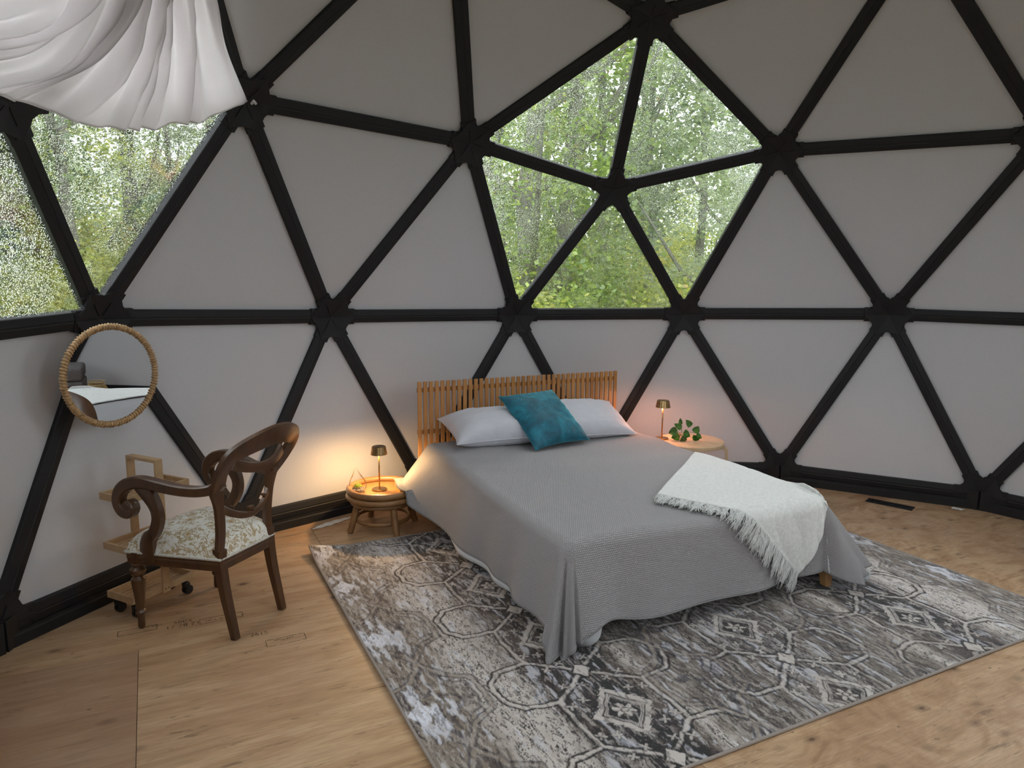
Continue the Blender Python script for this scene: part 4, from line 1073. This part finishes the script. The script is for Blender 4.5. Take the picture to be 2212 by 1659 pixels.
for k in range(260):
    a = rr.uniform(0, 6.28); r = .042 * math.sqrt(rr.random()); c = (r * math.cos(a), r * math.sin(a), .012 + rr.random() * .014)
    s_ = .0034 * rr.uniform(.6, 1.2); mb.lathe([(0, -s_), (s_, -s_ * .3), (s_ * .8, s_ * .5), (0, s_)], 5, c)
mb.build('gravel', M_gravel, tt_, kind='stuff')
mb = MB()
for k in range(240):
    a = rr.uniform(0, 6.28); b_ = rr.uniform(0, 1.3); c = Vector((.006 + .026 * math.cos(a) * math.sin(b_), .026 * math.sin(a) * math.sin(b_), .030 + .020 * math.cos(b_)))
    s_ = .0045 * rr.uniform(.6, 1.2); mb.lathe([(0, -s_), (s_, 0), (0, s_)], 5, c)
mb.build('moss_tuft', M_moss, tt_, kind='stuff')

# ------------------------------------------------------------------ birch side table (right)
M_birch = wood('birch_veneer', (0.62, 0.42, 0.24), (0.78, 0.58, 0.37), (2, 16, 2), 0.4, contrast=(0.3, 0.7), coat=.2, bump=.05)
BX, BY, BZ = 2.815, -0.545, .44
bt = empty('round_side_table', (BX, BY, 0)); tag(bt, 'round birch side table with bent legs at the right of the bed', 'table')
mb = MB(); mb.lathe([(0, BZ - .028), (.236, BZ - .028), (.24, BZ - .024), (.24, BZ - .004), (.236, BZ), (0, BZ)], 56); mb.build('tabletop', M_birch, bt, smooth=True)
for a in (-1.95, -.38, 1.19, 2.76):
    d = Vector((math.cos(a), math.sin(a), 0)); sd = Vector((-d.y, d.x, 0))
    pts = [d * .14 + up * (BZ - .040), d * .215 + up * (BZ - .040), d * .243 + up * (BZ - .048), d * .256 + up * (BZ - .078), d * .256 + up * .15, d * .256 + up * .001]
    pts = catmull(pts, 5); mb = MB(); mb.sweep([Vector(q) for q in pts], [(-.024, -.011), (.024, -.011), (.024, .011), (-.024, .011)], ups=[Vector(sd).cross(Vector((Vector(pts[min(i + 1, len(pts) - 1)]) - Vector(pts[max(i - 1, 0)])))).normalized() for i in range(len(pts))])
    mb.build('leg', M_birch, bt, bevel=.0015)
lamp((2.88, -.345, BZ), 'small brass table lamp on the round birch table, glowing orange', 9, 4.5, (1.0, 0.38, 0.20))
# pothos cutting in a small glass
M_leaf = NT('pothos_leaf'); _t = M_leaf; v = _t.coord('Object'); n = _t.noise(v, 40, 3)
_c = _t.ramp(n, [(.3, (.03, .10, .01)), (.6, (.09, .24, .025)), (.8, (.20, .38, .05))])
_b = _t.bsdf(_c, .35); _tl = _t.N('BsdfTranslucent'); _t.L(_c, _tl.inputs[0]); _m = _t.N('MixShader', i_0=.25); _t.L(_b, _m.inputs[1]); _t.L(_tl.outputs[0], _m.inputs[2]); M_leaf = _t.done(_m.outputs[0])
M_stem = plain('green_stem', (.22, .30, .08), .5)
pl_ = empty('potted_plant', (2.805, -.475, BZ)); tag(pl_, 'leafy green cutting in a small glass on the birch table', 'plant')
mb = MB(); mb.lathe([(0, .001), (.028, .001), (.030, .006), (.030, .055), (.028, .055), (.028, .008), (0, .006)], 28); mb.build('glass_jar', M_thin, pl_, smooth='all')
def leaf_mesh(L, W_):
    n = 9; P = np.zeros((n, 7, 3))
    for i in range(n):
        a = i / (n - 1); w_ = W_ * (math.sin(PI * min(1, a * .95 + .05) ** .62) ** .8 if 0 < a < 1 else 0.02)
        for j in range(7):
            b = (j - 3) / 3; P[i, j] = (a * L - (abs(b) ** 2) * L * .13 * (1 - a) * (a < .4), b * w_, .22 * W_ * abs(b) - .35 * L * a * a * .5)
    mb = MB(); mb.grid(P); mb.grid(P[::-1] + np.array([0, 0, -.0008])); return mb
camr = Rr; 
leaves = [(-.020, .065, .030, .038, 2.6, .5, .0), (-.045, .035, .046, .040, 3.3, -.1, .3), (-.03, -.012, .040, .036, 3.0, -.7, .2), (.005, .02, .040, .036, -.3, -.5, .1), (-.022, .10, .018, .030, 1.7, 1.2, 0), (.055, .085, .030, .036, 2.3, .6, .5),
          (.085, .030, .034, .034, 1.0, .4, 0), (.075, -.02, .030, .034, -.2, -.3, .3), (.02, -.018, .026, .036, -2.6, -.6, .2), (.10, .0, .030, .030, -.5, .1, .2), (-.05, .0, .028, .03, 2.2, -.6, 0)]
for k, (x_, z_, Wf, Lf, yaw, pit, dp) in enumerate(leaves):
    W2 = Wf * .80; L2 = Lf * 1.5
    mb = leaf_mesh(L2, W2); base_ = camr * x_ + F * (dp * .04 - .02) + up * (.040 + z_ * .85)
    xd = (camr * math.cos(yaw) * math.cos(pit * .5) + up * math.sin(yaw) * .9 + up * pit * .3); nr = (-F * .8 + up * .45 + camr * .2 * math.sin(k))
    xd.normalize(); yv = nr.cross(xd).normalized(); nr = xd.cross(yv); R = Matrix((xd, yv, nr)).transposed()
    mb.v = [tuple(base_ + R @ Vector(q)) for q in mb.v]
    lf = mb.build('leaf', M_leaf, pl_, smooth='all', recalc=False)
    b2 = MB(); b2.tube([Vector(q) for q in catmull([Vector((0, 0, .02)), Vector((0, 0, .05)) + base_ * .3 - up * .02, base_], 4)], .0014, 5); b2.build('stem', M_stem, pl_, smooth='all')

# ------------------------------------------------------------------ antique armchair
M_mahog = wood('dark_mahogany', (0.026, 0.010, 0.004), (0.135, 0.056, 0.018), (7, 7, 2.2), 0.36, contrast=(0.25, 0.8), coat=.35, bump=.12)
t = NT('floral_damask'); v = t.coord('Object', (1, 1, 1))
nb_ = t.noise(v, 26, 3, .55, 1.6); nb2 = t.noise(v, 60, 3, .6, 1.0); vo = t.N('TexVoronoi', i_Scale=13.0); t.L(v, vo.inputs['Vector'])
fl_ = t.ramp(vo.outputs['Distance'], [(.10, (.34, .20, .07)), (.16, (.55, .36, .16)), (.22, (.60, .56, .47)), (.27, (.42, .33, .17)), (.33, (.78, .76, .70))])
lf_ = t.ramp(nb_, [(.50, (0, 0, 0)), (.53, (1, 1, 1)), (.60, (1, 1, 1)), (.64, (0, 0, 0))])
wh = t.N('TexWhiteNoise'); t.L(vo.outputs['Position'], wh.inputs['Vector']); gate = t.math('GREATER_THAN', wh.outputs['Value'], .45)
near = t.math('LESS_THAN', vo.outputs['Distance'], .30)
c = t.mix(lf_, (.78, .76, .70), (.44, .33, .18)); c = t.mix(t.math('MULTIPLY', t.math('GREATER_THAN', nb2, .60), .6), c, (.50, .36, .18))
c = t.mix(t.math('MULTIPLY', gate, near), c, fl_)
M_dam = t.done(t.bsdf(c, .75, normal=t.bump(t.noise(v, 400, 2), .3, .001), Sheen_Weight=.2))
M_gimp = plain('gimp_braid', (.62, .60, .55), .85, nscale=180, namp=.3, bump=1, bdist=.003)
CA = Vector((1.057, 2.288, 0)); CF = Vector((.487, .873, 0)).normalized(); CR = Vector((CF.y, -CF.x, 0))
chair = empty('armchair', CA + CR * .159 + CF * .24); tag(chair, 'antique dark mahogany armchair with scrolled arms and floral cream seat', 'chair')
chair_inv = chair.location.copy()
def Cp(x, y, z): return CA + CR * x + CF * y + up * z - chair_inv     # x toward the far side, y forward
def cb(mb, name, mat, parent=chair, **kw): return mb.build(name, mat, parent, **kw)
def rect(w_, h_, r=.25):   # softened rectangle profile, w across, h up
    a, b = w_ / 2, h_ / 2; q = min(a, b) * r
    return [(-a, -b + q), (-a + q, -b), (a - q, -b), (a, -b + q), (a, b - q), (a - q, b), (-a + q, b), (-a, b - q)]
UNIT = rect(1, 1)
XM = .159
# rear legs (sabre)
for sg, x0 in ((0, 0.0), (1, .318)):
    sx = -1 if sg == 0 else 1
    pts = [(x0, -.004, .0), (x0, .018, .10), (x0, .040, .20), (x0, .056, .30), (x0, .063, .385), (x0, .060, .415)]
    pts = catmull(pts, 4); mb = MB()
    mb.sweep([Cp(*q) for q in pts], UNIT, ups=[CF] * len(pts), scale=[(.033 + .012 * min(1, q[2] / .4), .034 + .018 * min(1, q[2] / .4)) for q in pts])
    cb(mb, 'rear_leg', M_mahog, smooth=True)
def lean(z): return .062 - .02 * max(0, z - .42) / .27 * 1.0 if z < .69 else .042 - (z - .69) * .66
# back frame: one balloon loop
loop = [(0.0, .405), (.006, .47), (.004, .54), (-.006, .62), (-.022, .70), (-.048, .775), (-.050, .84), (-.020, .878), (.055, .912), (XM, .930)]
loopf = loop + [(2 * XM - a, b) for a, b in loop[-2::-1]]
lp = catmull([(a, b, 0) for a, b in loopf], 6); nL = len(lp)
pts = []; ups_ = []; sc = []
for i, q in enumerate(lp):
    x_, z_ = q[0], q[1]; y_ = lean(z_) - .035 * max(0, 1 - ((x_ - XM) / .2) ** 2) * max(0, min(1, (z_ - .75) / .15)) - .0
    pts.append(Cp(x_, y_, z_)); ups_.append((CF + up * .35).normalized())
    k = max(0, min(1, (z_ - .62) / .30)); wv_ = .044 + .050 * k + (.016 * math.exp(-((z_ - .70) / .05) ** 2))
    sc.append((wv_, .026 - .002 * k))
mb = MB(); mb.sweep(pts, UNIT, ups=ups_, scale=sc); cb(mb, 'back_frame', M_mahog, smooth=True)
# upper cross splat and lower rail
def cross(z_end, z_mid, hw, y_off, name, bow=.03):
    P = []; S_ = []
    for i in range(17):
        a = i / 16; x_ = .004 + (.310) * a; k = 4 * a * (1 - a)
        P.append(Cp(x_, lean(z_end) - bow * k + y_off, z_end + (z_mid - z_end) * k)); S_.append((hw * (1 - .25 * k), .018))
    mb = MB(); mb.sweep(P, UNIT, ups=[(CF + up * .2).normalized()] * 17, scale=S_); return mb
mb = cross(.815, .775, .056, 0, 'x'); cb(mb, 'back_splat', M_mahog, smooth=True)
mb = cross(.605, .540, .038, 0, 'x', .035)
mb.box(Cp(XM, lean(.55) - .033, .566), (.030, .020, .014), Matrix((CR, CF, up)).transposed())
for a_ in (.17, .83): mb.box(Cp(.004 + .31 * a_, lean(.58) - .02, .597), (.014, .020, .010), Matrix((CR, CF, up)).transposed())
cb(mb, 'back_rail', M_mahog, smooth=True)
# seat frame
SF = [(-.012, .052), (.330, .052), (.412, .505), (-.094, .505)]
mb = MB()
for (a, b) in ((0, 1), (1, 2), (2, 3), (3, 0)):
    p, q = SF[a], SF[b]; mb.beam(Cp(p[0], p[1], .345), Cp(q[0], q[1], .345), .026, .052)
    mb.beam(Cp(p[0], p[1], .352), Cp(q[0], q[1], .352), .034, .012)
cb(mb, 'seat_frame', M_mahog, bevel=.003)
# upholstered seat
n = 40; P = np.zeros((n, n, 3))
def seatmesh(z0, z1, grow, dome, n=40):
    g = MB(); P = []
    for i in range(n):
        row = []
        for j in range(n):
            u = i / (n - 1) * 2 - 1; v = j / (n - 1) * 2 - 1
            yy = .052 + (.505 - .052) * (v + 1) / 2; tt2 = (yy - .052) / .453
            xl = -.012 - .082 * tt2; xr = .330 + .082 * tt2
            e = max(0, 1 - max(abs(u), abs(v)) ** 5)
            k = 1 + grow * (1 - max(abs(u), abs(v)) ** 8 * 0)
            cx = (xl + xr) / 2; x_ = cx + (xr - xl) / 2 * u * k; y2 = .2785 + (.2265) * v * k + .018 * (v > 0) * v * (1 - u * u)
            h = z0 + (z1 - z0) * (1 - (abs(u)) ** 9) ** .45 * (1 - (abs(v)) ** 9) ** .45 + dome * (1 - u * u) * (1 - v * v)
            row.append(Cp(x_, y2, h)[:])
        P.append(row)
    return np.array(P)
P = seatmesh(.380, .455, .045, .030)
mb = MB(); mb.grid(P); Pb = P.copy(); Pb[..., 2] = .368; 
for sl in ((0, slice(None)), (-1, slice(None)), (slice(None), 0), (slice(None), -1)): mb.grid(np.stack([P[sl], Pb[sl]], 0))
mb.grid(Pb[::-1]); cb(mb, 'seat', M_dam, smooth='all')
seat_rim = np.concatenate([P[:-1, 0], P[-1, :-1], P[:0:-1, -1], P[0, :0:-1]]); seat_rim[:, 2] = .374
mb = MB(); mb.sweep([Vector(q) for q in seat_rim], [(-.004, -.006), (.004, -.006), (.006, 0), (.004, .006), (-.004, .006)], closed=True); cb(mb, 'gimp_trim', M_gimp, smooth='all')
# turned front legs
for x_ in (-.078, .396):
    mb = MB(); prof = [(.012, .0), (.0165, .012), (.0155, .055), (.014, .065), (.021, .072), (.024, .080), (.021, .088), (.017, .093), (.018, .10), (.030, .225), (.031, .240), (.025, .248), (.021, .256), (.030, .264), (.036, .276), (.034, .288), (.024, .297), (.020, .303), (.026, .309), (.027, .318), (.024, .324)]
    mb.lathe(prof, 24, Cp(x_, .475, 0)); mb.box(Cp(x_, .475, .348), (.052, .052, .052), Matrix((CR, CF, up)).transposed()); cb(mb, 'front_leg', M_mahog, smooth=True)
# arms and posts
for sg in (0, 1):
    fx = (lambda x_: x_) if sg == 0 else (lambda x_: 2 * XM - x_)
    arm = [(-.010, .022, .730), (-.022, .055, .700), (-.045, .12, .688), (-.070, .20, .692), (-.090, .29, .706), (-.100, .38, .716), (-.104, .455, .702), (-.106, .508, .662), (-.107, .522, .612), (-.107, .500, .572), (-.107, .462, .566), (-.106, .440, .588), (-.105, .452, .612), (-.105, .468, .608)]
    pts = catmull([(fx(a), b, c_) for a, b, c_ in arm], 5); nP = len(pts)
    ups_ = []; sc = []
    for i, q in enumerate(pts):
        t1 = Vector(pts[min(i + 1, nP - 1)]) - Vector(pts[max(i - 1, 0)]); t1.normalize(); f = i / (nP - 1)
        nrm = t1.cross(Vector((1, 0, 0))); 
        g1 = CR * nrm.x + CF * nrm.y + up * nrm.z; ups_.append(g1.normalized())
        hh = .044 + .012 * math.exp(-((f - .5) / .2) ** 2) - .014 * max(0, (f - .8) / .2)
        sc.append((.040 + .010 * f, hh if f > .08 else .05))
    mb = MB(); mb.sweep([Cp(*q) for q in pts], UNIT, ups=ups_, scale=sc)
    mb.lathe([(0, -.027), (.019, -.027), (.022, -.020), (.022, .020), (.019, .027), (0, .027)], 20, Cp(fx(-.105), .462, .602), Matrix((CF, up, CR)).transposed())
    cb(mb, 'arm', M_mahog, smooth=True)
    post = [(-.094, .405, .700), (-.094, .350, .655), (-.092, .318, .600), (-.088, .316, .545), (-.082, .345, .488), (-.076, .385, .450), (-.074, .40, .40), (-.074, .40, .335)]
    pts = catmull([(fx(a), b, c_) for a, b, c_ in post], 5); nP = len(pts); ups_ = []; sc = []
    for i, q in enumerate(pts):
        t1 = Vector(pts[min(i + 1, nP - 1)]) - Vector(pts[max(i - 1, 0)]); t1.normalize(); nrm = t1.cross(Vector((1, 0, 0))); g1 = CR * nrm.x + CF * nrm.y + up * nrm.z; ups_.append(g1.normalized())
        f = i / (nP - 1); sc.append((.040, .050 + .016 * math.exp(-((f - .12) / .12) ** 2) + .030 * max(0, min(1, (f - .62) / .2))))
    mb = MB(); mb.sweep([Cp(*q) for q in pts], UNIT, ups=ups_, scale=sc); cb(mb, 'arm_post', M_mahog, smooth=True)

# ------------------------------------------------------------------ slatted rolling cart
M_pine = wood('pale_cart_wood', (0.42, 0.26, 0.13), (0.62, 0.43, 0.25), (5, 5, 5), 0.5, contrast=(.3, .7))
M_caster = plain('black_caster', (.012, .012, .013), .35)
K1 = Vector((1.385, 2.950, 0)); K2 = Vector((1.280, 2.795, 0)); KL = Vector((.29, -.19, 0)).normalized(); KW = (K1 - K2).normalized()
KLEN, KWID = .355, .187
cart = empty('rolling_cart', K2 + KL * KLEN / 2 + KW * KWID / 2); tag(cart, 'small three-tier slatted wooden cart on black casters behind the armchair', 'cart')
def Kp(a, b, z): return K2 + KL * a + KW * b + up * z - cart.location
Rk = Matrix((KL, KW, up)).transposed()
for z in (.100, .345, .590):
    mb = MB()
    mb.box(Kp(KLEN / 2, .007, z), (KLEN, .014, .034), Rk); mb.box(Kp(KLEN / 2, KWID - .007, z), (KLEN, .014, .034), Rk)
    mb.box(Kp(.007, KWID / 2, z), (.014, KWID - .028, .034), Rk); mb.box(Kp(KLEN - .007, KWID / 2, z), (.014, KWID - .028, .034), Rk)
    tr = mb.build('tray_frame', M_pine, cart, bevel=.0015)
    for k in range(5):
        mb = MB(); mb.box(Kp(KLEN / 2, .031 + k * (KWID - .062) / 4, z - .008), (KLEN - .028, .021, .008), Rk); mb.build('slat', M_pine, tr)
for b_ in (-.007, KWID + .007):
    mb = MB(); mb.box(Kp(KLEN / 2, b_, .408), (.040, .014, .655), Rk); u_ = mb.build('upright', M_pine, cart, bevel=.0015)
    if b_ < 0:
        mb = MB()
        for zz in (.094, .100):
            for aa in (-.009, .009): mb.lathe([(0, -.0012), (.003, -.001), (.003, .001)], 8, Kp(KLEN / 2 + aa, b_ - .0075, .10), Matrix((KL, up, -KW)).transposed())
        mb.build('screw', M_blackdark, u_)
mb = MB(); mb.box(Kp(KLEN / 2, KWID / 2, .741), (.040, KWID + .028, .016), Rk); mb.build('handle', M_pine, cart, bevel=.002)
for a_, b_ in ((.035, .03), (KLEN - .035, .03), (.035, KWID - .03), (KLEN - .035, KWID - .03)):
    cas = MB(); cas.lathe([(.010, .060), (.012, .083)], 12, Kp(a_, b_, 0)); cas.box(Kp(a_, b_, .052), (.030, .030, .022), Rk); co = cas.build('caster', M_caster, cart, bevel=.003)
    for sg in (-1, 1):
        mb = MB(); mb.lathe([(0, -.007), (.021, -.007), (.0235, -.003), (.0235, .003), (.021, .007), (0, .007)], 22, Kp(a_ + .008, b_ + sg * .0105, .0237), Matrix((KL, up, KW)).transposed()); mb.build('wheel', M_caster, co, smooth=True)

# ------------------------------------------------------------------ round rattan mirror
MC = Vector((1.466, 2.884, 1.150)); MN = Vector((-.553, -.833, -.014)).normalized(); MX = up.cross(MN).normalized(); MY = MN.cross(MX)
mir = empty('wall_mirror', MC); tag(mir, 'round mirror in a wrapped rattan frame hanging from the dome strut', 'mirror')
RM = Matrix((MX, MY, MN)).transposed()
t = NT('mirror_glass'); M_mir = t.done(t.bsdf((.86, .88, .90), 0.0, 1.0))
mb = MB(); mb.lathe([(0, -.004), (.224, -.004), (.224, .0), (0, .0)], 64, (0, 0, 0), RM); mb.build('glass', M_mir, mir)
M_wrap = plain('rattan_wrap', (.48, .30, .145), .5, nscale=60, namp=.35, bump=.6, bdist=.002)
mb = MB(); mb.tube([RM @ Vector((.231 * math.cos(2 * PI * k / 72), .231 * math.sin(2 * PI * k / 72), -.001)) for k in range(72)], .0122, 10, closed=True); mb.build('frame', M_wrap, mir, smooth='all')
mb = MB(); NT_ = 104; pts = []
for k in range(NT_ * 10):
    a = 2 * PI * k / (NT_ * 10); b = 2 * PI * k / 10; rr_ = .0132 + .0010 * math.sin(a * 37)
    pts.append(RM @ Vector(((.231 + rr_ * math.cos(b)) * math.cos(a), (.231 + rr_ * math.cos(b)) * math.sin(a), -.001 + rr_ * math.sin(b))))
mb.tube(pts, .0042, 5, closed=True); mb.build('wrapping', M_wrap, mir, smooth='all', kind='stuff')
mb = MB(); mb.beam(RM @ Vector((0, .17, -.006)), Vector((1.590, 2.985, 1.350)) - MC, .012, .003, up=MN); mb.build('hanging_strap', plain('leather', (.10, .05, .025), .6), mir)

# ------------------------------------------------------------------ white drape hanging over the left window
t = NT('sheer_white_cotton'); v = t.coord('Object'); n = t.noise(v, 6, 4, .6); n2 = t.noise(v, 160, 2)
d_ = t.N('BsdfDiffuse'); d_.inputs[0].default_value = (.84, .82, .83, 1); tl = t.N('BsdfTranslucent'); tl.inputs[0].default_value = (.88, .85, .85, 1)
bn = t.bump(t.math('ADD', n, t.math('MULTIPLY', n2, .05)), .5, .02); t.L(bn, d_.inputs['Normal'])
mx = t.N('MixShader', i_0=.52); t.L(d_.outputs[0], mx.inputs[1]); t.L(tl.outputs[0], mx.inputs[2]); M_drape = t.done(mx.outputs[0])
cols = [[[1.025, 2.258, 2.889], [1.226, 2.279, 2.757], [1.47, 2.30, 2.64], [1.80, 2.27, 2.475]],
[[0.965, 2.31, 2.861], [1.157, 2.338, 2.73], [1.352, 2.38, 2.55], [1.535, 2.426, 2.329]],
[[0.921, 2.347, 2.84], [1.1, 2.385, 2.707], [1.303, 2.433, 2.515], [1.457, 2.497, 2.291]],
[[0.883, 2.377, 2.823], [1.042, 2.429, 2.685], [1.199, 2.52, 2.465], [1.279, 2.626, 2.233]],
[[0.846, 2.405, 2.805], [0.977, 2.476, 2.659], [1.1, 2.595, 2.418], [1.104, 2.722, 2.201]],
[[0.816, 2.427, 2.792], [0.927, 2.509, 2.64], [0.978, 2.633, 2.436], [0.899, 2.788, 2.219]],
[[0.786, 2.449, 2.778], [0.878, 2.54, 2.621], [0.881, 2.685, 2.407], [0.715, 2.839, 2.22]],
[[0.741, 2.479, 2.757], [0.797, 2.589, 2.591], [0.744, 2.751, 2.366], [0.528, 2.867, 2.245]],
[[0.668, 2.527, 2.724], [0.702, 2.642, 2.554], [0.585, 2.773, 2.393], [0.269, 2.891, 2.267]],
[[0.522, 2.579, 2.701], [0.544, 2.7, 2.524], [0.393, 2.803, 2.399], [0.092, 2.887, 2.295]],
[[0.30, 2.62, 2.70], [0.25, 2.75, 2.53], [0.10, 2.82, 2.43], [-0.15, 2.86, 2.36]]]
# carry every fall of cloth up to where it is gathered at the hub above
anchor = Vector((.86, 2.20, 3.02))
C2_ = []
for k, c in enumerate(cols):
    top = Vector(c[0]); a_ = anchor + Vector((-.035 * k, .012 * k, -.004 * k)); C2_.append([list(a_), list((a_ + top) / 2 + Vector((0, .0, .0)))] + c)
nvv = 14
along = [catmull(c, nvv) for c in C2_]; m_ = len(along[0]); along = np.array(along)
Pg = np.array([catmull(list(along[:, j]), 26) for j in range(m_)])     # (along, across, 3)
Lg, Ag = Pg.shape[:2]
aa, ll = np.meshgrid(np.linspace(0, 1, Ag), np.linspace(0, 1, Lg))
cx = Pg - np.array([0, 0, ZC]); nrm = -cx / np.linalg.norm(cx, axis=2)[..., None]
env = np.clip(ll * 2.2, .15, 1)
def ridge(x): s_ = (x % 1); return np.abs(s_ * 2 - 1) ** 1.6
ph = aa * 13 + .55 * np.sin(aa * 17 + ll * 1.5) + .35 * np.sin(aa * 41)
f1 = (ridge(ph) - .5) * .085 + .018 * np.sin(aa * 95 + 3 * ll) * (ll > .1) + .02 * np.sin(aa * 29 - ll * 6)
f1 = f1 * (1 - .55 * ll ** 4) * env * np.clip(aa * 12 + .25, 0, 1)
sag = .05 * np.sin(ll * PI) 
Pg = Pg + nrm * (f1 + sag - .02)[..., None]
drp = empty('window_drape', (1.3, 2.45, 2.5)); tag(drp, 'white cotton drape swagged from the dome hub across the left window', 'curtain')
mb = MB(); mb.grid(Pg - np.array(drp.location)); me = mb.mesh('cloth', smooth='all', recalc=False); dcl = addobj('cloth', me, drp, M_drape)
so = dcl.modifiers.new('thick', 'SOLIDIFY'); so.thickness = .003
mb = MB(); mb.tube([Vector(p) - drp.location for p in Pg[-1][::2]], .0045, 6); mb.build('hem', M_drape, drp, smooth='all')
mb = MB()
kp = Vector((1.790, 2.250, 2.478)) - drp.location
for k in (): mb.tube([kp, kp + Vector((.03, .012 + .01 * k, .01 - .012 * k)), kp + Vector((.06 + .01 * math.sin(k), .03, .02 - .02 * k))], .0015, 5)
mb.tube([kp + Vector((0, -.012, -.008)), kp + Vector((.012, 0, .008)), kp + Vector((.02, .014, -.006))], .007, 8); mb.build('knot', M_drape, drp)

# ------------------------------------------------------------------ small things on the floor
vent = empty('floor_vent', (2.497, -1.957, 0)); tag(vent, 'black slotted floor vent beside the base rail', 'vent')
vd = Vector((-.235, -.20, 0)).normalized(); vp = Vector((-vd.y, vd.x, 0)); Rv = Matrix((vd, vp, up)).transposed()
mb = MB()
for sg in (-1, 1): mb.box(vp * sg * .046 + up * .002, (.31, .012, .005), Rv); mb.box(vd * sg * .149 + up * .002, (.012, .10, .005), Rv)
mb.build('frame', M_base, vent, bevel=.001)
for k in range(22): mb = MB(); mb.box(vd * (-.137 + k * .01305) + up * .0015, (.005, .082, .003), Rv); mb.build('slat', M_black, vent)
mb = MB(); mb.box(up * .0006, (.29, .085, .001), Rv); mb.build('backing', M_blackdark, vent)
M_paper = plain('white_paper', (.66, .66, .64), .8, nscale=30, namp=.05)
sc_ = MB(); P = np.zeros((7, 5, 3))
for i in range(7):
    for j in range(5):
        q = Vector((2.335, -2.372, 0)) + vd * (i - 3) * .014 * (1 - .12 * abs(j - 2)) + vp * (j - 2) * .011; P[i, j] = (q.x, q.y, .003 + .004 * math.sin(i * 1.3) ** 2 + .003 * (j % 2))
sc_.grid(P); s_ = sc_.build('paper_scrap', M_paper); tag(s_, 'scrap of white paper on the plywood by the base rail', 'paper'); so = s_.modifiers.new('thick', 'SOLIDIFY'); so.thickness = .0008; so.offset = 1
P = np.zeros((14, 4, 3)); a = Vector((2.455, 2.135, 0)); b = Vector((2.665, 1.910, 0)); dd = (b - a).normalized(); pp_ = Vector((dd.y, -dd.x, 0))
for i in range(14):
    for j in range(4):
        q = a + (b - a) * (i / 13) - pp_ * (j - 1.2) * .020 * math.sin(.25 + 2.6 * i / 13) + pp_ * .012; P[i, j] = (q.x, q.y, .003 + .002 * math.sin(i * 2.1 + j))
sc_ = MB(); sc_.grid(P); s_ = sc_.build('plastic_strip', M_paper); tag(s_, 'thin white strip lying along the base rail by the rattan table', 'strip'); so = s_.modifiers.new('thick', 'SOLIDIFY'); so.thickness = .0008; so.offset = 1
# wooden bench end just inside the left edge
M_bench = wood('golden_pine', (.36, .19, .05), (.52, .30, .09), (6, 6, 2), .5)
bp = Vector((.33, 2.885, 0)); bn_ = empty('wooden_bench', bp); tag(bn_, 'golden wooden furniture leg at the lower left edge of the photo', 'bench')
bd = Vector((-.995, .0, 0)).normalized(); bw = Vector((0, 1, 0)); Rbn = Matrix((bd, bw, up)).transposed()

for a_ in (0, .36):
    for b_ in (0, .20): mb = MB(); mb.box(bd * (a_ + .02) + bw * (b_ + .02) + up * .20, (.04, .04, .40), Rbn); mb.build('leg', M_bench, bn_, bevel=.003)
mb = MB(); mb.box(bd * .20 + bw * .12 + up * .414, (.40, .24, .028), Rbn); mb.build('seat', M_bench, bn_, bevel=.004)

# ------------------------------------------------------------------ sofa and lantern seen in the mirror
M_sofa = plain('charcoal_boucle', (.15, .135, .135), .95, nscale=90, namp=.3, bump=.8, bdist=.006)
SO = Vector((.74, -2.66, 0)); sa = math.radians(4); sd_ = Vector((math.cos(sa), math.sin(sa), 0)); sb_ = Vector((-sd_.y, sd_.x, 0)); Rs = Matrix((sd_, sb_, up)).transposed()
sofa = empty('sofa', SO); tag(sofa, 'low backless charcoal sofa block with two cushions, reflected in the round mirror', 'sofa')
def sbx(name, c, s_, r=.03):
    c = sd_ * c[0] + sb_ * c[1] + up * c[2]; return addobj(name, rounded_box(c, *s_, r, Rs), sofa, M_sofa)
sbx('base', (0, 0, .185), (1.22, .56, .23)); sbx('seat_cushion', (-.305, .0, .378), (.60, .55, .15), .035); sbx('seat_cushion', (.305, .0, .378), (.60, .55, .15), .035)
for a_ in (-.55, .55):
    for b_ in (-.22, .22): mb = MB(); mb.lathe([(.018, 0), (.022, .075)], 12, sd_ * a_ + sb_ * b_); mb.build('leg', M_blackdark, sofa)
LP_ = Vector((1.455, -2.32, 0)); lan = empty('bamboo_lantern', LP_); tag(lan, 'round bamboo lantern basket reflected in the round mirror', 'lantern')
M_bamb = plain('bamboo', (.52, .38, .17), .5, nscale=40, namp=.2)
LZ = .004
def lr(z): return .080 + .045 * math.sin(PI * min(1, max(0, z / .26)) ** .9)
for k in range(44):
    a = 2 * PI * k / 44; mb = MB(); mb.tube([Vector((lr(.26 * j / 10) * math.cos(a + j * .02), lr(.26 * j / 10) * math.sin(a + j * .02), LZ + .008 + .26 * j / 10)) for j in range(11)], .0032, 5); mb.build('rib', M_bamb, lan)
for z_, r_ in ((.006, .082), (.13, .127), (.268, .082), (.300, .080)):
    mb = MB(); mb.tube([Vector((r_ * math.cos(k * PI / 18), r_ * math.sin(k * PI / 18), LZ + z_)) for k in range(36)], .006, 6, closed=True); mb.build('hoop', M_bamb, lan, smooth='all')
mb = MB(); mb.lathe([(0, LZ + .012), (.035, LZ + .012), (.035, LZ + .12), (0, LZ + .12)], 20); mb.build('candle', M_sheet, lan, smooth=True)
